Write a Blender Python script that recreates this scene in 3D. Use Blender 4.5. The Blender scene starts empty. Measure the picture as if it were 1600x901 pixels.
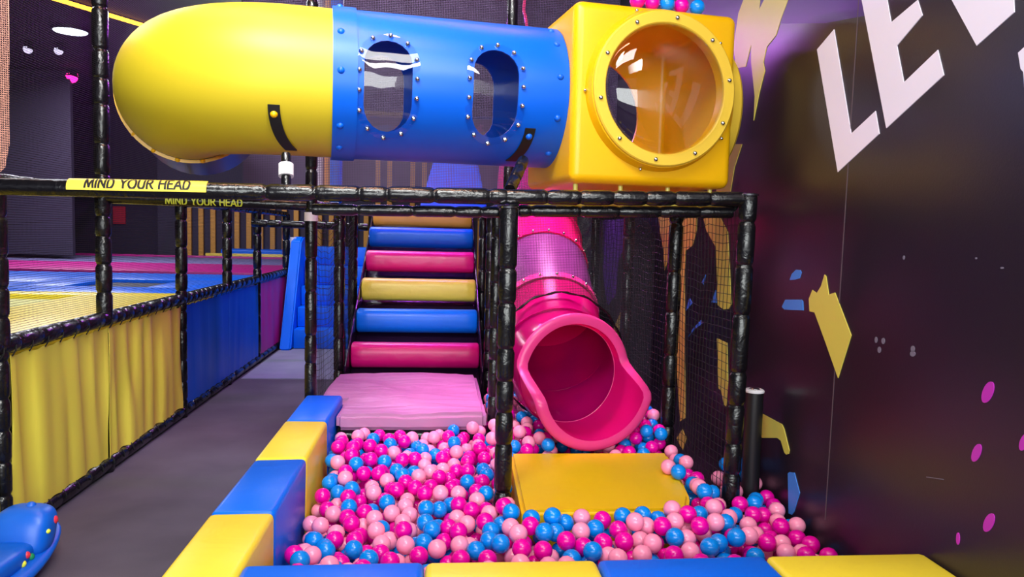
import bpy, bmesh, math, random
import numpy as np
from mathutils import Vector, Matrix, noise

# ------------------------------------------------------------ camera, world, lights
S = bpy.context.scene
COL = S.collection
PI = math.pi
rad = math.radians
YAW, PITCH, ROLL, FPX = rad(5.62), rad(4.14), rad(1.37), 1180.0
CAM = Vector((0, 0, 1.55))
FWD = Vector((math.sin(YAW) * math.cos(PITCH), math.cos(YAW) * math.cos(PITCH), -math.sin(PITCH)))
R0 = Vector((math.cos(YAW), -math.sin(YAW), 0)); U0 = R0.cross(FWD)
RGT = R0 * math.cos(ROLL) + U0 * math.sin(ROLL); UPV = U0 * math.cos(ROLL) - R0 * math.sin(ROLL)
cd = bpy.data.cameras.new('camera'); cam = bpy.data.objects.new('camera', cd); COL.objects.link(cam)
cd.sensor_width = 36; cd.lens = 36 * FPX / 1600; cd.clip_start = 0.05; cd.clip_end = 100
M = Matrix((RGT, UPV, -FWD)).transposed().to_4x4(); M.translation = CAM; cam.matrix_world = M
S.camera = cam
S.view_settings.view_transform = 'Standard'; S.view_settings.look = 'None'
S.view_settings.exposure = 0.32; S.view_settings.gamma = 1.0; S.view_settings.use_curve_mapping = False
S.cycles.transparent_max_bounces = 24; S.cycles.max_bounces = 8

W = bpy.data.worlds.new('world'); S.world = W; W.use_nodes = True
W.node_tree.nodes['Background'].inputs[0].default_value = (0.50, 0.50, 0.60, 1)
W.node_tree.nodes['Background'].inputs[1].default_value = 0.5

def area(name, loc, target, w, h, power, color, spread=180):
    d = bpy.data.lights.new(name, 'AREA'); d.shape = 'RECTANGLE'; d.size = w; d.size_y = h
    d.energy = power; d.color = color; d.spread = math.radians(spread)
    o = bpy.data.objects.new(name, d); COL.objects.link(o); o.location = loc
    o.rotation_euler = (Vector(target) - Vector(loc)).to_track_quat('-Z', 'Y').to_euler()
    return o
area('shopfront_daylight', (-0.6, -3.2, 2.2), (0.1, 5, 1.0), 5.0, 1.7, 262, (0.95, 1.0, 0.98))
area('overhead_fill_light', (-0.2, 1.2, 4.3), (0.1, 3.6, 0.3), 2.2, 0.8, 75, (1.0, 1.0, 0.96))  # unseen fill light above the foreground
area('overhead_fill_light', (-3.4, 6.5, 4.35), (-3.4, 6.6, 0), 2.0, 1.5, 95, (0.9, 0.93, 1.0))  # unseen fill light above the near trampolines
area('overhead_fill_light', (-6.0, 13.0, 4.3), (-5.0, 13.5, 0), 3.0, 2.0, 260, (0.88, 0.86, 1.0))  # unseen fill light above the far trampolines
area('pink_neon_tube', (-0.4, 5.0, 4.2), (-0.2, 5.6, 0), 2.6, 0.12, 16, (1.0, 0.25, 0.75), 110)
area('orange_neon_tube', (-0.9, 3.6, 4.25), (-0.6, 4.0, 0), 3.2, 0.15, 22, (1.0, 0.5, 0.3), 100)
area('violet_neon_tube', (-0.15, 7.9, 3.6), (-0.2, 6.7, 0.4), 1.2, 0.15, 48, (0.6, 0.08, 1.0))
area('slide_fill_light', (0.75, 5.1, 3.3), (0.75, 5.0, 0.8), 0.7, 0.7, 20, (1.0, 0.3, 0.7), 50)  # added pink lamp that brightens the inside of the slide
area('overhead_fill_light', (-0.9, 2.0, 4.35), (-0.2, 7.0, 0.9), 1.6, 0.8, 42, (1.0, 1.0, 0.98), 70)  # added lamp aimed at the rollers to brighten them
area('overhead_fill_light', (1.0, -0.6, 4.3), (-2.1, 4.6, 0.5), 1.5, 1.0, 30, (1.0, 0.99, 0.95), 70)  # added lamp aimed at the aisle fence to brighten it
area('overhead_fill_light', (-1.3, 9.5, 4.3), (-1.4, 9.5, 0), 0.8, 1.6, 80, (0.92, 0.96, 1.0))  # unseen fill light above the far end of the aisle

# ------------------------------------------------------------ helpers
def ray(px, py): return FWD * FPX + RGT * (px - 800) - UPV * (py - 450.5)
def at(px, py, X=None, Y=None, Z=None):
    d = ray(px, py)
    if X is not None: t = (X - CAM.x) / d.x
    elif Y is not None: t = (Y - CAM.y) / d.y
    else: t = (Z - CAM.z) / d.z
    return CAM + d * t

def lin(c):
    return tuple((v / 255 / 12.92 if v / 255 <= 0.04045 else ((v / 255 + 0.055) / 1.055) ** 2.4) for v in c) + (1,)
MATS = {}
def mat(name, rgb, rough=0.4, metal=0.0, bump=0.0, bscale=8.0, var=0.06, coat=0.0, transl=0.0, stretch=(1, 1, 1), emit=0.0, spec=0.5, sss=0.0, detail=3.0, vscale=3.0):
    m = bpy.data.materials.new(name); m.use_nodes = True; nt = m.node_tree; N = nt.nodes; L = nt.links
    b = N['Principled BSDF']; out = N['Material Output']
    c = lin(rgb)
    b.inputs['Roughness'].default_value = rough; b.inputs['Metallic'].default_value = metal
    b.inputs['Specular IOR Level'].default_value = spec
    if coat: b.inputs['Coat Weight'].default_value = coat; b.inputs['Coat Roughness'].default_value = 0.08
    tc = N.new('ShaderNodeTexCoord'); mp = N.new('ShaderNodeMapping'); mp.inputs['Scale'].default_value = stretch
    L.new(tc.outputs['Object'], mp.inputs[0])
    n = N.new('ShaderNodeTexNoise'); n.inputs['Scale'].default_value = vscale; n.inputs['Detail'].default_value = 4
    L.new(mp.outputs[0], n.inputs['Vector'])
    mx = N.new('ShaderNodeMix'); mx.data_type = 'RGBA'
    mx.inputs[6].default_value = tuple(v * (1 - var) for v in c[:3]) + (1,)
    mx.inputs[7].default_value = tuple(min(1, v * (1 + var)) for v in c[:3]) + (1,)
    L.new(n.outputs[0], mx.inputs[0]); L.new(mx.outputs[2], b.inputs['Base Color'])
    if bump:
        n2 = N.new('ShaderNodeTexNoise'); n2.inputs['Scale'].default_value = bscale; n2.inputs['Detail'].default_value = detail
        n2.inputs['Distortion'].default_value = 0.6
        L.new(mp.outputs[0], n2.inputs['Vector'])
        bp = N.new('ShaderNodeBump'); bp.inputs['Strength'].default_value = bump; bp.inputs['Distance'].default_value = 0.02
        L.new(n2.outputs[0], bp.inputs['Height']); L.new(bp.outputs[0], b.inputs['Normal'])
    if emit:
        b.inputs['Emission Color'].default_value = c; b.inputs['Emission Strength'].default_value = emit
    if transl:
        t = N.new('ShaderNodeBsdfTranslucent'); L.new(mx.outputs[2], t.inputs[0])
        ms = N.new('ShaderNodeMixShader'); ms.inputs[0].default_value = transl
        L.new(b.outputs[0], ms.inputs[1]); L.new(t.outputs[0], ms.inputs[2]); L.new(ms.outputs[0], out.inputs[0])
    MATS[name] = m
    return m

def mat_net(name, rgb, pitch, frac, axes, haze=0.0):
    """fine woven netting on a flat sheet: thread where either grid coordinate is near a line"""
    m = bpy.data.materials.new(name); m.use_nodes = True; nt = m.node_tree; N = nt.nodes; L = nt.links
    b = N['Principled BSDF']; out = N['Material Output']
    b.inputs['Base Color'].default_value = lin(rgb); b.inputs['Roughness'].default_value = 0.6
    tc = N.new('ShaderNodeTexCoord'); sx = N.new('ShaderNodeSeparateXYZ'); L.new(tc.outputs['Object'], sx.inputs[0])
    outs = []
    for a in axes:
        d = N.new('ShaderNodeMath'); d.operation = 'DIVIDE'; d.inputs[1].default_value = pitch; L.new(sx.outputs[a], d.inputs[0])
        f = N.new('ShaderNodeMath'); f.operation = 'FRACT'; L.new(d.outputs[0], f.inputs[0])
        l = N.new('ShaderNodeMath'); l.operation = 'LESS_THAN'; l.inputs[1].default_value = frac; L.new(f.outputs[0], l.inputs[0])
        outs.append(l)
    mxm = N.new('ShaderNodeMath'); mxm.operation = 'MAXIMUM'
    L.new(outs[0].outputs[0], mxm.inputs[0]); L.new(outs[1].outputs[0], mxm.inputs[1])
    t = N.new('ShaderNodeBsdfTransparent'); ms = N.new('ShaderNodeMixShader')
    L.new(mxm.outputs[0], ms.inputs[0]); L.new(t.outputs[0], ms.inputs[1]); L.new(b.outputs[0], ms.inputs[2])
    L.new(ms.outputs[0], out.inputs[0]); MATS[name] = m
    return m

def mat_clear(name, rgb=(255, 255, 255), gloss=0.10, alpha_tint=1.0):
    m = bpy.data.materials.new(name); m.use_nodes = True; nt = m.node_tree; N = nt.nodes; L = nt.links
    N.remove(N['Principled BSDF']); out = N['Material Output']
    t = N.new('ShaderNodeBsdfTransparent'); t.inputs[0].default_value = lin(rgb)
    g = N.new('ShaderNodeBsdfGlossy'); g.inputs['Roughness'].default_value = 0.03
    lw = N.new('ShaderNodeLayerWeight'); lw.inputs[0].default_value = 0.5
    fr = N.new('ShaderNodeMath'); fr.operation = 'POWER'; fr.inputs[1].default_value = 4.5; L.new(lw.outputs['Facing'], fr.inputs[0])
    ad = N.new('ShaderNodeMath'); ad.operation = 'ADD'; ad.inputs[1].default_value = gloss; L.new(fr.outputs[0], ad.inputs[0])
    ms = N.new('ShaderNodeMixShader'); L.new(ad.outputs[0], ms.inputs[0]); L.new(t.outputs[0], ms.inputs[1]); L.new(g.outputs[0], ms.inputs[2])
    L.new(ms.outputs[0], out.inputs[0]); MATS[name] = m
    return m

OPEN = []
def finish(bm, name, m, parent=None, angle=35, smooth=True):
    if not any(b is bm for b in OPEN): bmesh.ops.recalc_face_normals(bm, faces=bm.faces)
    a = rad(angle)
    for f in bm.faces: f.smooth = smooth
    if smooth:
        for e in bm.edges:
            if len(e.link_faces) == 2 and e.calc_face_angle(0) > a: e.smooth = False
    me = bpy.data.meshes.new(name); bm.to_mesh(me); bm.free()
    for k in (m if isinstance(m, (list, tuple)) else [m]): me.materials.append(k)
    o = bpy.data.objects.new(name, me); COL.objects.link(o)
    if parent is not None: o.parent = parent
    return o
def tag(o, label=None, cat=None, group=None, kind=None):
    if label: o['label'] = label
    if cat: o['category'] = cat
    if group: o['group'] = group
    if kind: o['kind'] = kind
    return o
def empty(name, label, cat, group=None, loc=(0, 0, 0)):
    o = bpy.data.objects.new(name, None); COL.objects.link(o); o.empty_display_size = 0.1
    return tag(o, label, cat, group)
def struct(o, label=None): return tag(o, label, None, None, 'structure')

def box(bm, x0, x1, y0, y1, z0, z1, r=0.0, seg=3, mi=0):
    g = bmesh.ops.create_cube(bm, size=1.0)
    vs = g['verts']
    for v in vs:
        v.co = Vector(((x0 + x1) / 2 + v.co.x * (x1 - x0), (y0 + y1) / 2 + v.co.y * (y1 - y0), (z0 + z1) / 2 + v.co.z * (z1 - z0)))
    fs = list({f for v in vs for f in v.link_faces})
    if r > 0:
        es = list({e for v in vs for e in v.link_edges})
        res = bmesh.ops.bevel(bm, geom=es, offset=r, segments=seg, profile=0.5, affect='EDGES', clamp_overlap=True)
        fs = list(set(res['faces']) | {f for f in fs if f.is_valid})
        vs = list({v for f in fs for v in f.verts})
    for f in fs: f.material_index = mi
    return vs
def frame_of(d):
    d = d.normalized(); a = Vector((0, 0, 1)) if abs(d.z) < 0.9 else Vector((1, 0, 0))
    u = d.cross(a).normalized(); return u, u.cross(d).normalized()
def sweep(bm, pts, radii, seg=20, cap=True, mi=0, u0=None):
    """rings along pts; radii per point"""
    pts = [Vector(p) for p in pts]; rings = []
    n = len(pts); u = None
    for i, p in enumerate(pts):
        d = (pts[min(i + 1, n - 1)] - pts[max(i - 1, 0)]).normalized()
        if u is None:
            u, w = frame_of(d)
        else:
            u = (u - d * u.dot(d)).normalized(); w = u.cross(d).normalized()
        rings.append([bm.verts.new(p + (u * math.cos(2 * PI * k / seg) + w * math.sin(2 * PI * k / seg)) * radii[i]) for k in range(seg)])
    for i in range(n - 1):
        for k in range(seg):
            f = bm.faces.new((rings[i][k], rings[i][(k + 1) % seg], rings[i + 1][(k + 1) % seg], rings[i + 1][k])); f.material_index = mi
    if cap:
        for rg in (rings[0], rings[-1]):
            f = bm.faces.new(rg); f.material_index = mi
    return rings
def dome(bm, c, nrm, r, h=None, seg=8, mi=0):
    """round headed bolt"""
    h = h or r * 0.7; nrm = Vector(nrm).normalized(); c = Vector(c)
    sweep(bm, [c - nrm * h * 0.8, c - nrm * 0.0, c + nrm * h * 0.45, c + nrm * h * 0.85, c + nrm * h], [r, r, r * 0.85, r * 0.5, r * 0.12], seg, True, mi)

def wrinkle_pipe(p0, p1, r, rng, step=0.2, plain=None):
    step *= 1.25
    """foam padding on a steel pipe, nipped by cable ties"""
    bm = bmesh.new(); p0 = Vector(p0); p1 = Vector(p1); L = (p1 - p0).length; d = (p1 - p0).normalized()
    pts, rr = [p0], [r * 0.9]; s = 0.012; pts.append(p0 + d * s); rr.append(r)
    nxt = rng.uniform(0.06, step)
    while nxt < L - 0.04:
        keep = not (plain and plain[0] < nxt < plain[1])
        if keep:
            a = max(s + 0.012, nxt - 0.02)
            mid = (s + a) / 2
            if a - s > 0.05:
                pts.append(p0 + d * mid); rr.append(r * rng.uniform(1.0, 1.02))
            pts += [p0 + d * a, p0 + d * (nxt - 0.006), p0 + d * (nxt - 0.003), p0 + d * (nxt + 0.003), p0 + d * (nxt + 0.006), p0 + d * (nxt + 0.02)]
            rr += [r, r * 0.88, r * 0.83, r * 0.83, r * 0.88, r]
            s = nxt + 0.02
        nxt += rng.uniform(step * 0.55, step * 1.2)
    pts += [p0 + d * (L - 0.012), p1]; rr += [r, r * 0.9]
    ok = [0]
    for i in range(1, len(pts)):
        if (pts[i] - pts[ok[-1]]).length > 1e-4 and (pts[i] - p0).length > (pts[ok[-1]] - p0).length: ok.append(i)
    pts = [pts[i] for i in ok]; rr = [rr[i] for i in ok]
    rings = sweep(bm, pts, rr, 18)
    for rg, p in zip(rings, pts):
        for v in rg:
            q = noise.noise(v.co * 12) * 0.035
            v.co += (v.co - p) * q
    return bm

def poly_prism(bm, pts, thick, mi=0):
    """pts: world points of a planar polygon; extruded by vector thick"""
    vs = [bm.verts.new(p) for p in pts]; f = bm.faces.new(vs)
    r = bmesh.ops.extrude_face_region(bm, geom=[f])
    nv = [g for g in r['geom'] if isinstance(g, bmesh.types.BMVert)]
    for v in nv: v.co += thick
    for g in bm.faces: g.material_index = mi

def boolean(o, cutters, op='DIFFERENCE'):
    for c in cutters:
        md = o.modifiers.new('cut', 'BOOLEAN'); md.object = c; md.operation = op; md.solver = 'EXACT'
    dg = bpy.context.evaluated_depsgraph_get(); dg.update()
    me = bpy.data.meshes.new_from_object(o.evaluated_get(dg)); o.modifiers.clear(); old = o.data; nm = old.name
    o.data = me; bpy.data.meshes.remove(old); me.name = nm
    for c in cutters: bpy.data.objects.remove(c)
    bm = bmesh.new(); bm.from_mesh(me)
    for f in bm.faces: f.smooth = True
    for e in bm.edges: e.smooth = not (len(e.link_faces) == 2 and e.calc_face_angle(0) > rad(32))
    bm.to_mesh(me); bm.free()
    return o

# ------------------------------------------------------------ materials
RNG = random.Random(7)
m_black = mat('black_vinyl', (14, 13, 18), 0.27, bump=0.35, bscale=20, detail=3, coat=0.12, stretch=(1, 1, 1))
m_blackflat = mat('black_rubber', (10, 10, 12), 0.6)
m_yel = mat('yellow_vinyl', (240, 216, 58), 0.38, bump=0.25, bscale=5, vscale=2, spec=0.3)
m_gold = mat('golden_vinyl', (232, 190, 14), 0.42, bump=0.22, bscale=4, vscale=2, spec=0.3)
m_blu = mat('blue_vinyl', (0, 104, 236), 0.36, bump=0.25, bscale=5, vscale=2, spec=0.3)
m_pnkv = mat('pink_vinyl', (172, 116, 158), 0.4, bump=0.7, bscale=4, stretch=(0.6, 2.2, 1), vscale=2, spec=0.3)
m_mag = mat('magenta_vinyl', (222, 14, 128), 0.34, bump=0.3, bscale=6)
m_cream = mat('yellow_roller_vinyl', (232, 206, 78), 0.36, bump=0.3, bscale=6)
m_orng = mat('orange_roller_vinyl', (242, 170, 70), 0.36, bump=0.3, bscale=6)
m_dkv = mat('dark_purple_vinyl', (34, 16, 44), 0.25, bump=0.6, bscale=7, coat=0.3)
m_telb = mat('elbow_lit_yellow_plastic', (214, 190, 38), 0.46, transl=0.2, bump=0.02, bscale=60, vscale=1.5)  # same yellow plastic as the box; the elbow's light is put into the colour
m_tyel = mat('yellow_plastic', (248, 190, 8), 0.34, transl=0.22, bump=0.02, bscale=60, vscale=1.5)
m_tyel2 = mat('yellow_ring_plastic', (238, 196, 62), 0.4, transl=0.12)
m_tblu = mat('blue_plastic', (0, 88, 208), 0.36, spec=0.35, transl=0.08, vscale=1.5)
m_tpnk = mat('pink_plastic', (240, 20, 140), 0.27, transl=0.5, vscale=1.5)
m_tlip = mat('pink_lip_plastic', (226, 62, 140), 0.3, transl=0.12)
m_tmag = mat('shaded_pink_plastic', (200, 8, 122), 0.16, coat=0.4, transl=0.5)  # the slide's pink plastic with shade put into a darker base colour
m_tgry = mat('smoky_lilac_plastic', (112, 66, 118), 0.3, transl=0.2)
m_rear = mat('smoky_grey_plastic', (58, 50, 64), 0.3)
m_stub = mat('smooth_black_vinyl', (22, 20, 26), 0.4)
m_ppur2 = mat('lit_purple_print', (112, 54, 165), 0.35)  # brighter copy of the purple print, light put into its colour
m_chrome = mat('chrome', (210, 210, 215), 0.18, 1.0)
m_clear = mat_clear('clear_acrylic', (244, 246, 252), 0.05)
m_clear2 = mat_clear('clear_bubble', (250, 250, 255), 0.06)
m_white = mat('white_plastic', (236, 232, 240), 0.4)
m_rope = mat('net_cord', (12, 12, 14), 0.6)
m_wall = mat('printed_wall_laminate', (34, 25, 37), 0.3, var=0.12, vscale=1.2, spec=0.55, bump=0.03, bscale=120)
m_dark = mat('dark_wall_paint', (52, 44, 66), 0.7, var=0.2, vscale=0.8)
m_ceil = mat('black_ceiling_paint', (30, 25, 32), 0.8)
m_lilac = mat('pale_lilac_print', (247, 236, 255), 0.35, var=0.02)
m_pyel = mat('yellow_print', (224, 210, 92), 0.35, var=0.05)
m_pblu = mat('blue_print', (72, 140, 235), 0.35)
m_pmag = mat('magenta_print', (200, 50, 190), 0.35)
m_ppur = mat('purple_print', (72, 38, 118), 0.35, var=0.15)
m_stain = mat('grey_scuff', (118, 112, 130), 0.6)
m_seam = mat('seam', (92, 76, 84), 0.5)
m_ink = mat('black_ink', (14, 12, 14), 0.5)
m_stk = mat('yellow_sticker', (240, 214, 74), 0.4)
m_stkt = mat('yellow_lettering', (226, 232, 70), 0.4)
m_ballp = mat('pale_pink_ball', (252, 150, 190), 0.22, var=0.03)
m_ballm = mat('hot_magenta_ball', (228, 0, 160), 0.22, var=0.03)
m_ballb = mat('bright_blue_ball', (0, 134, 236), 0.22, var=0.03)
m_fyel = mat('yellow_curtain_cloth', (224, 210, 76), 0.6, var=0.05, vscale=1, bump=0.1, bscale=3)
m_fblu = mat('blue_curtain_cloth', (0, 84, 196), 0.45, var=0.1, bump=0.15, bscale=3)
m_fmag = mat('magenta_curtain_cloth', (182, 22, 128), 0.45, var=0.1, bump=0.15, bscale=3)
m_carp2 = mat('pale_carpet', (134, 134, 158), 0.95, var=0.12, vscale=30)
m_bed = mat('black_mesh_bed', (34, 32, 44), 0.6, vscale=40, var=0.3)
m_bed2 = mat('pale_lilac_bed', (128, 122, 172), 0.6)
m_bed3 = mat('pale_yellow_bed', (214, 212, 120), 0.6)
m_slat = mat('golden_slat', (226, 160, 62), 0.5)
m_toy = mat('blue_toy_plastic', (0, 92, 208), 0.38)
m_red = mat('red_sticker', (222, 52, 70), 0.4)
m_green = mat('green_sticker', (20, 140, 90), 0.4)
m_peach = mat('peach_fabric', (226, 150, 120), 0.7)
n_fence = mat_net('fine_black_net', (16, 14, 20), 0.012, 0.16, (1, 2))
n_bay = mat_net('fine_dark_net', (40, 26, 48), 0.010, 0.20, (0, 2))
n_lil = mat_net('lilac_net', (66, 50, 86), 0.012, 0.30, (0, 2))
n_pch = mat_net('pink_lit_net', (238, 170, 150), 0.010, 0.42, (0, 2))  # pink light falling on the net is put into its thread colour

# carpet
m_floor = bpy.data.materials.new('charcoal_carpet'); m_floor.use_nodes = True
def carpet(m, c0, c1):
    N = m.node_tree.nodes; L = m.node_tree.links; b = N['Principled BSDF']; b.inputs['Roughness'].default_value = 0.95
    tc = N.new('ShaderNodeTexCoord'); a = N.new('ShaderNodeTexNoise'); a.inputs['Scale'].default_value = 420; a.inputs['Detail'].default_value = 2
    c = N.new('ShaderNodeTexNoise'); c.inputs['Scale'].default_value = 2.2; c.inputs['Detail'].default_value = 5
    for n in (a, c): L.new(tc.outputs['Object'], n.inputs['Vector'])
    add = N.new('ShaderNodeMath'); add.operation = 'ADD'; L.new(a.outputs[0], add.inputs[0]); L.new(c.outputs[0], add.inputs[1])
    cr = N.new('ShaderNodeValToRGB'); cr.color_ramp.elements[0].position = 0.35; cr.color_ramp.elements[1].position = 0.75
    cr.color_ramp.elements[0].color = lin(c0); cr.color_ramp.elements[1].color = lin(c1)
    hl = N.new('ShaderNodeMath'); hl.operation = 'MULTIPLY'; hl.inputs[1].default_value = 0.5; L.new(add.outputs[0], hl.inputs[0])
    L.new(hl.outputs[0], cr.inputs[0]); L.new(cr.outputs[0], b.inputs['Base Color'])
    bp = N.new('ShaderNodeBump'); bp.inputs['Strength'].default_value = 0.4; bp.inputs['Distance'].default_value = 0.004
    L.new(a.outputs[0], bp.inputs['Height']); L.new(bp.outputs[0], b.inputs['Normal'])
carpet(m_floor, (66, 60, 74), (98, 92, 106))

# ------------------------------------------------------------ the room
WX = 1.67
def slab(name, x0, x1, y0, y1, z0, z1, m, label=None):
    bm = bmesh.new(); box(bm, x0, x1, y0, y1, z0, z1); return struct(finish(bm, name, m, smooth=False), label)
slab('floor', -12, 2.0, -4.5, 20.2, -0.1, 0.0, m_floor)
slab('ceiling', -12, 2.0, -4.5, 20.2, 4.5, 4.6, m_ceil)
slab('wall_back', -12, 2.0, 20.0, 20.2, 0.0, 4.5, m_dark)
slab('wall_left', -12.2, -12, -4.5, 20.2, 0.0, 4.5, m_dark)
wall = slab('wall_right', WX, WX + 0.2, -4.5, 20.0, 0.0, 4.5, m_wall, 'dark printed laminate wall with big pale letters and splashes')

def decal(name, px, m, label=None, t=0.003):
    bm = bmesh.new(); pts = [at(x, y, X=WX) for x, y in px]
    poly_prism(bm, pts, Vector((-t, 0, 0)))
    bmesh.ops.triangulate(bm, faces=[f for f in bm.faces if len(f.verts) > 4])
    o = finish(bm, name, m, wall, smooth=False)
    if label: o['label'] = label
    return o
decal('purple_print', [(1060, -60), (1060, 34), (1165, 36), (1225, 37), (1290, 36), (1350, 25), (1385, 4), (1400, -30), (1402, -60)], m_ppur, 'purple printed area behind the letters', 0.001)
decal('letter', [(1277.4, 77.4), (1303.8, 46), (1330.8, 208.8), (1368.8, 173.3), (1374.8, 208.8), (1309.8, 268.7)], m_lilac, 'pale lilac letter L')
decal('letter', [(1385.8, 200.3), (1347.3, 0), (1338, -55), (1440, -140), (1446, -110), (1378, -50), (1393.3, 35), (1434.7, 0), (1442.2, 24), (1402.2, 71.4), (1413.2, 128.9), (1466.2, 78), (1475.7, 117.4)], m_lilac, 'pale lilac letter E')
decal('letter', [(1527.1, 71.4), (1488.2, 0), (1450, -70), (1490, -100), (1535, -10), (1540, -25), (1575, -150), (1583, -50), (1586, 19)], m_lilac, 'pale lilac letter V')
decal('letter', [(1592, 82.4), (1612, 64), (1690, 10), (1700, 60), (1640, 110), (1642, 150), (1605, 180), (1600, 112.4), (1596, 107.4)], m_lilac, 'pale lilac letter E at the picture edge')
def C3(x, y): return (1120 + x / 4.507, y / 4.507)
decal('splash', [C3(*p) for p in [(195, -220), (190, 0), (155, 95), (120, 330), (140, 480), (205, 470), (245, 315), (245, 440), (258, 560), (270, 680), (262, 848), (300, 660), (325, 560), (342, 500), (330, 440), (355, 330), (420, 250), (440, 180), (460, 120), (505, 0), (560, -200), (335, -220), (335, 0), (300, 72), (308, 0), (300, -220)]], m_pyel, 'yellow dripping splash beside the yellow box')
decal('splash', [(1120, 225), (1160, 225), (1148, 262), (1141, 304), (1141, 330), (1120, 330)], m_pyel, 'yellow splash below the yellow box')
def C1(x, y): return (980 + x / 4.505, 320 + y / 4.505)
def C2(x, y): return (960 + x / 2.817, 500 + y / 2.817)
def C4(x, y): return (1140 + x / 1.798, 400 + y / 1.798)
Ld = 'yellow drip seen through the net'
decal('splash', [C1(*p) for p in [(215, 20), (318, 20), (312, 180), (300, 350), (265, 460), (255, 300), (235, 200)]], m_pyel, Ld)
decal('splash', [C1(*p) for p in [(385, 20), (495, 20), (490, 180), (462, 285), (412, 325), (405, 560), (408, 905)]] + [C2(*p) for p in [(310, 80), (313, 430), (290, 445), (275, 200), (272, 0)]] + [C1(370, 800), C1(380, 350)], m_pyel, Ld)
decal('splash', [C1(*p) for p in [(520, 20), (620, 20), (650, 75), (710, 190), (722, 420), (735, 700), (715, 732), (680, 735), (640, 705), (628, 300), (560, 180)]], m_pyel, Ld)
decal('splash', [C2(*p) for p in [(453, 80), (497, 100), (503, 340), (492, 378), (483, 370), (472, 310), (460, 300)]], m_pyel, Ld)
decal('splash', [C2(*p) for p in [(300, 480), (318, 520), (302, 572), (275, 520)]], m_pyel, Ld)
for P in ([(555, 490), (540, 560), (527, 545)], [(625, 600), (632, 690), (595, 685)], [(440, 655), (462, 690), (415, 745)], [(520, 812), (528, 835), (450, 895), (452, 885)]):
    decal('shard', [C1(*p) for p in P], m_pblu, 'small blue shard seen through the net')
decal('shard', [C2(385, 0), C2(325, 75), C2(360, 25)], m_pblu, 'small blue shard seen through the net')
decal('purple_patch', [(942, 340), (987, 340), (978, 380), (966, 410), (963, 460), (950, 478), (942, 430)], m_ppur2, 'purple patch seen through the net')
decal('splash', [(977, 470), (984, 515), (966, 545), (958, 515)], m_pyel, Ld)
decal('shard', [C4(*p) for p in [(188, 38), (200, 39), (203, 46), (198, 62), (184, 66), (170, 67), (176, 50)]], m_pblu, 'blue drop shape above the blue bar')
decal('shard', [C4(*p) for p in [(158, 122), (203, 122), (207, 127), (208, 152), (155, 150), (148, 142)]], m_pblu, 'blue bar shape left of the yellow shard')
decal('splash', [C4(*p) for p in [(268, 52), (272, 56), (280, 108), (297, 102), (343, 222), (306, 342), (270, 240), (240, 158), (226, 155), (224, 120), (234, 95), (246, 104), (258, 85)]], m_pyel, 'large yellow pointed shard')
decal('splash', [C4(*p) for p in [(70, 430), (148, 472), (154, 485), (169, 545), (167, 555), (160, 557), (155, 551), (145, 518), (135, 510), (70, 510)]], m_pyel, 'yellow dripping shape beside the capped post')
decal('shard', [C4(*p) for p in [(165, 610), (170, 606), (183, 608), (198, 665), (182, 718), (176, 726), (167, 722)]], m_pblu, 'blue shard just above the balls')
for cx, cy, rx, ry in ((727, 382, 15, 30), (695, 552, 12, 25), (829, 522, 12, 24), (730, 748, 14, 26), (643, 793, 4.5, 17)):
    decal('dot', [C4(cx + rx * math.cos(t) - (0.28 * ry * math.sin(t) if rx > 5 else 0), cy + ry * math.sin(t)) for t in [k * PI / 12 for k in range(24)]], m_pmag, 'magenta oval dot')
for cx, cy, rx, ry in ((412, 235, 4, 9), (432, 238, 5, 9), (421, 263, 5, 9), (515, 260, 6, 9), (515, 274, 8, 8), (490, 4, 3, 6), (766, 33, 5, 3), (693, 6, 3, 3)):
    decal('scuff', [C4(cx + rx * math.cos(t), cy + ry * math.sin(t)) for t in [k * PI / 5 for k in range(10)]], m_stain, 'small grey scuff', 0.0012)
decal('scuff', [C4(553, 619), C4(602, 626), C4(602, 628), C4(553, 621)], m_stain, 'thin grey scratch', 0.0012)
decal('panel_seam', [(1344, -40), (1345.3, -40), (1289.8, 812), (1288.6, 812)], m_seam, 'thin vertical joint of the wall panels', 0.0012)

# ------------------------------------------------------------ foam edge of the pit
def foam_block(x0, x1, y0, y1, z1, m, label, group):
    bm = bmesh.new(); vs = box(bm, x0, x1, y0, y1, 0, z1, 0.022, 3)
    for v in vs:
        v.co += Vector((noise.noise(v.co * 5), noise.noise(v.co * 5 + Vector((9, 0, 0))), noise.noise(v.co * 4 + Vector((0, 7, 0))))) * 0.006
    return tag(finish(bm, 'foam_block', m), label, 'foam block', group)
ys = [2.375, 2.81, 3.476, 4.177, 4.84]
BX0, BX1 = -0.822, -0.59
g1 = 'foam blocks of the side edge'; g2 = 'foam blocks of the front edge'
foam_block(BX0, BX1, 2.10, ys[1] - 0.003, 0.5, m_yel, 'yellow foam block at the near end of the side edge, beside the aisle', g1)
foam_block(BX0, BX1, ys[1], ys[2] - 0.003, 0.5, m_blu, 'blue foam block in the side edge, second from the camera', g1)
foam_block(BX0, BX1, ys[2], ys[3] - 0.003, 0.5, m_yel, 'yellow foam block in the side edge, between two blue ones', g1)
foam_block(BX0, BX1, ys[3], ys[4], 0.5, m_blu, 'blue foam block at the far end of the side edge, beside the pink pad', g1)
xs = [-0.587, -0.028, 0.53, 1.105, WX - 0.002]
for i, (mm, w) in enumerate(((m_blu, 'blue foam block at the left end of the front pit edge'), (m_yel, 'yellow foam block of the front pit edge, left of centre'), (m_blu, 'blue foam block of the front pit edge, right of centre'), (m_yel, 'yellow foam block of the front pit edge, touching the dark wall'))):
    foam_block(xs[i], xs[i + 1] - 0.003, 2.12, 2.362, 0.5, mm, w, g2)

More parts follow.
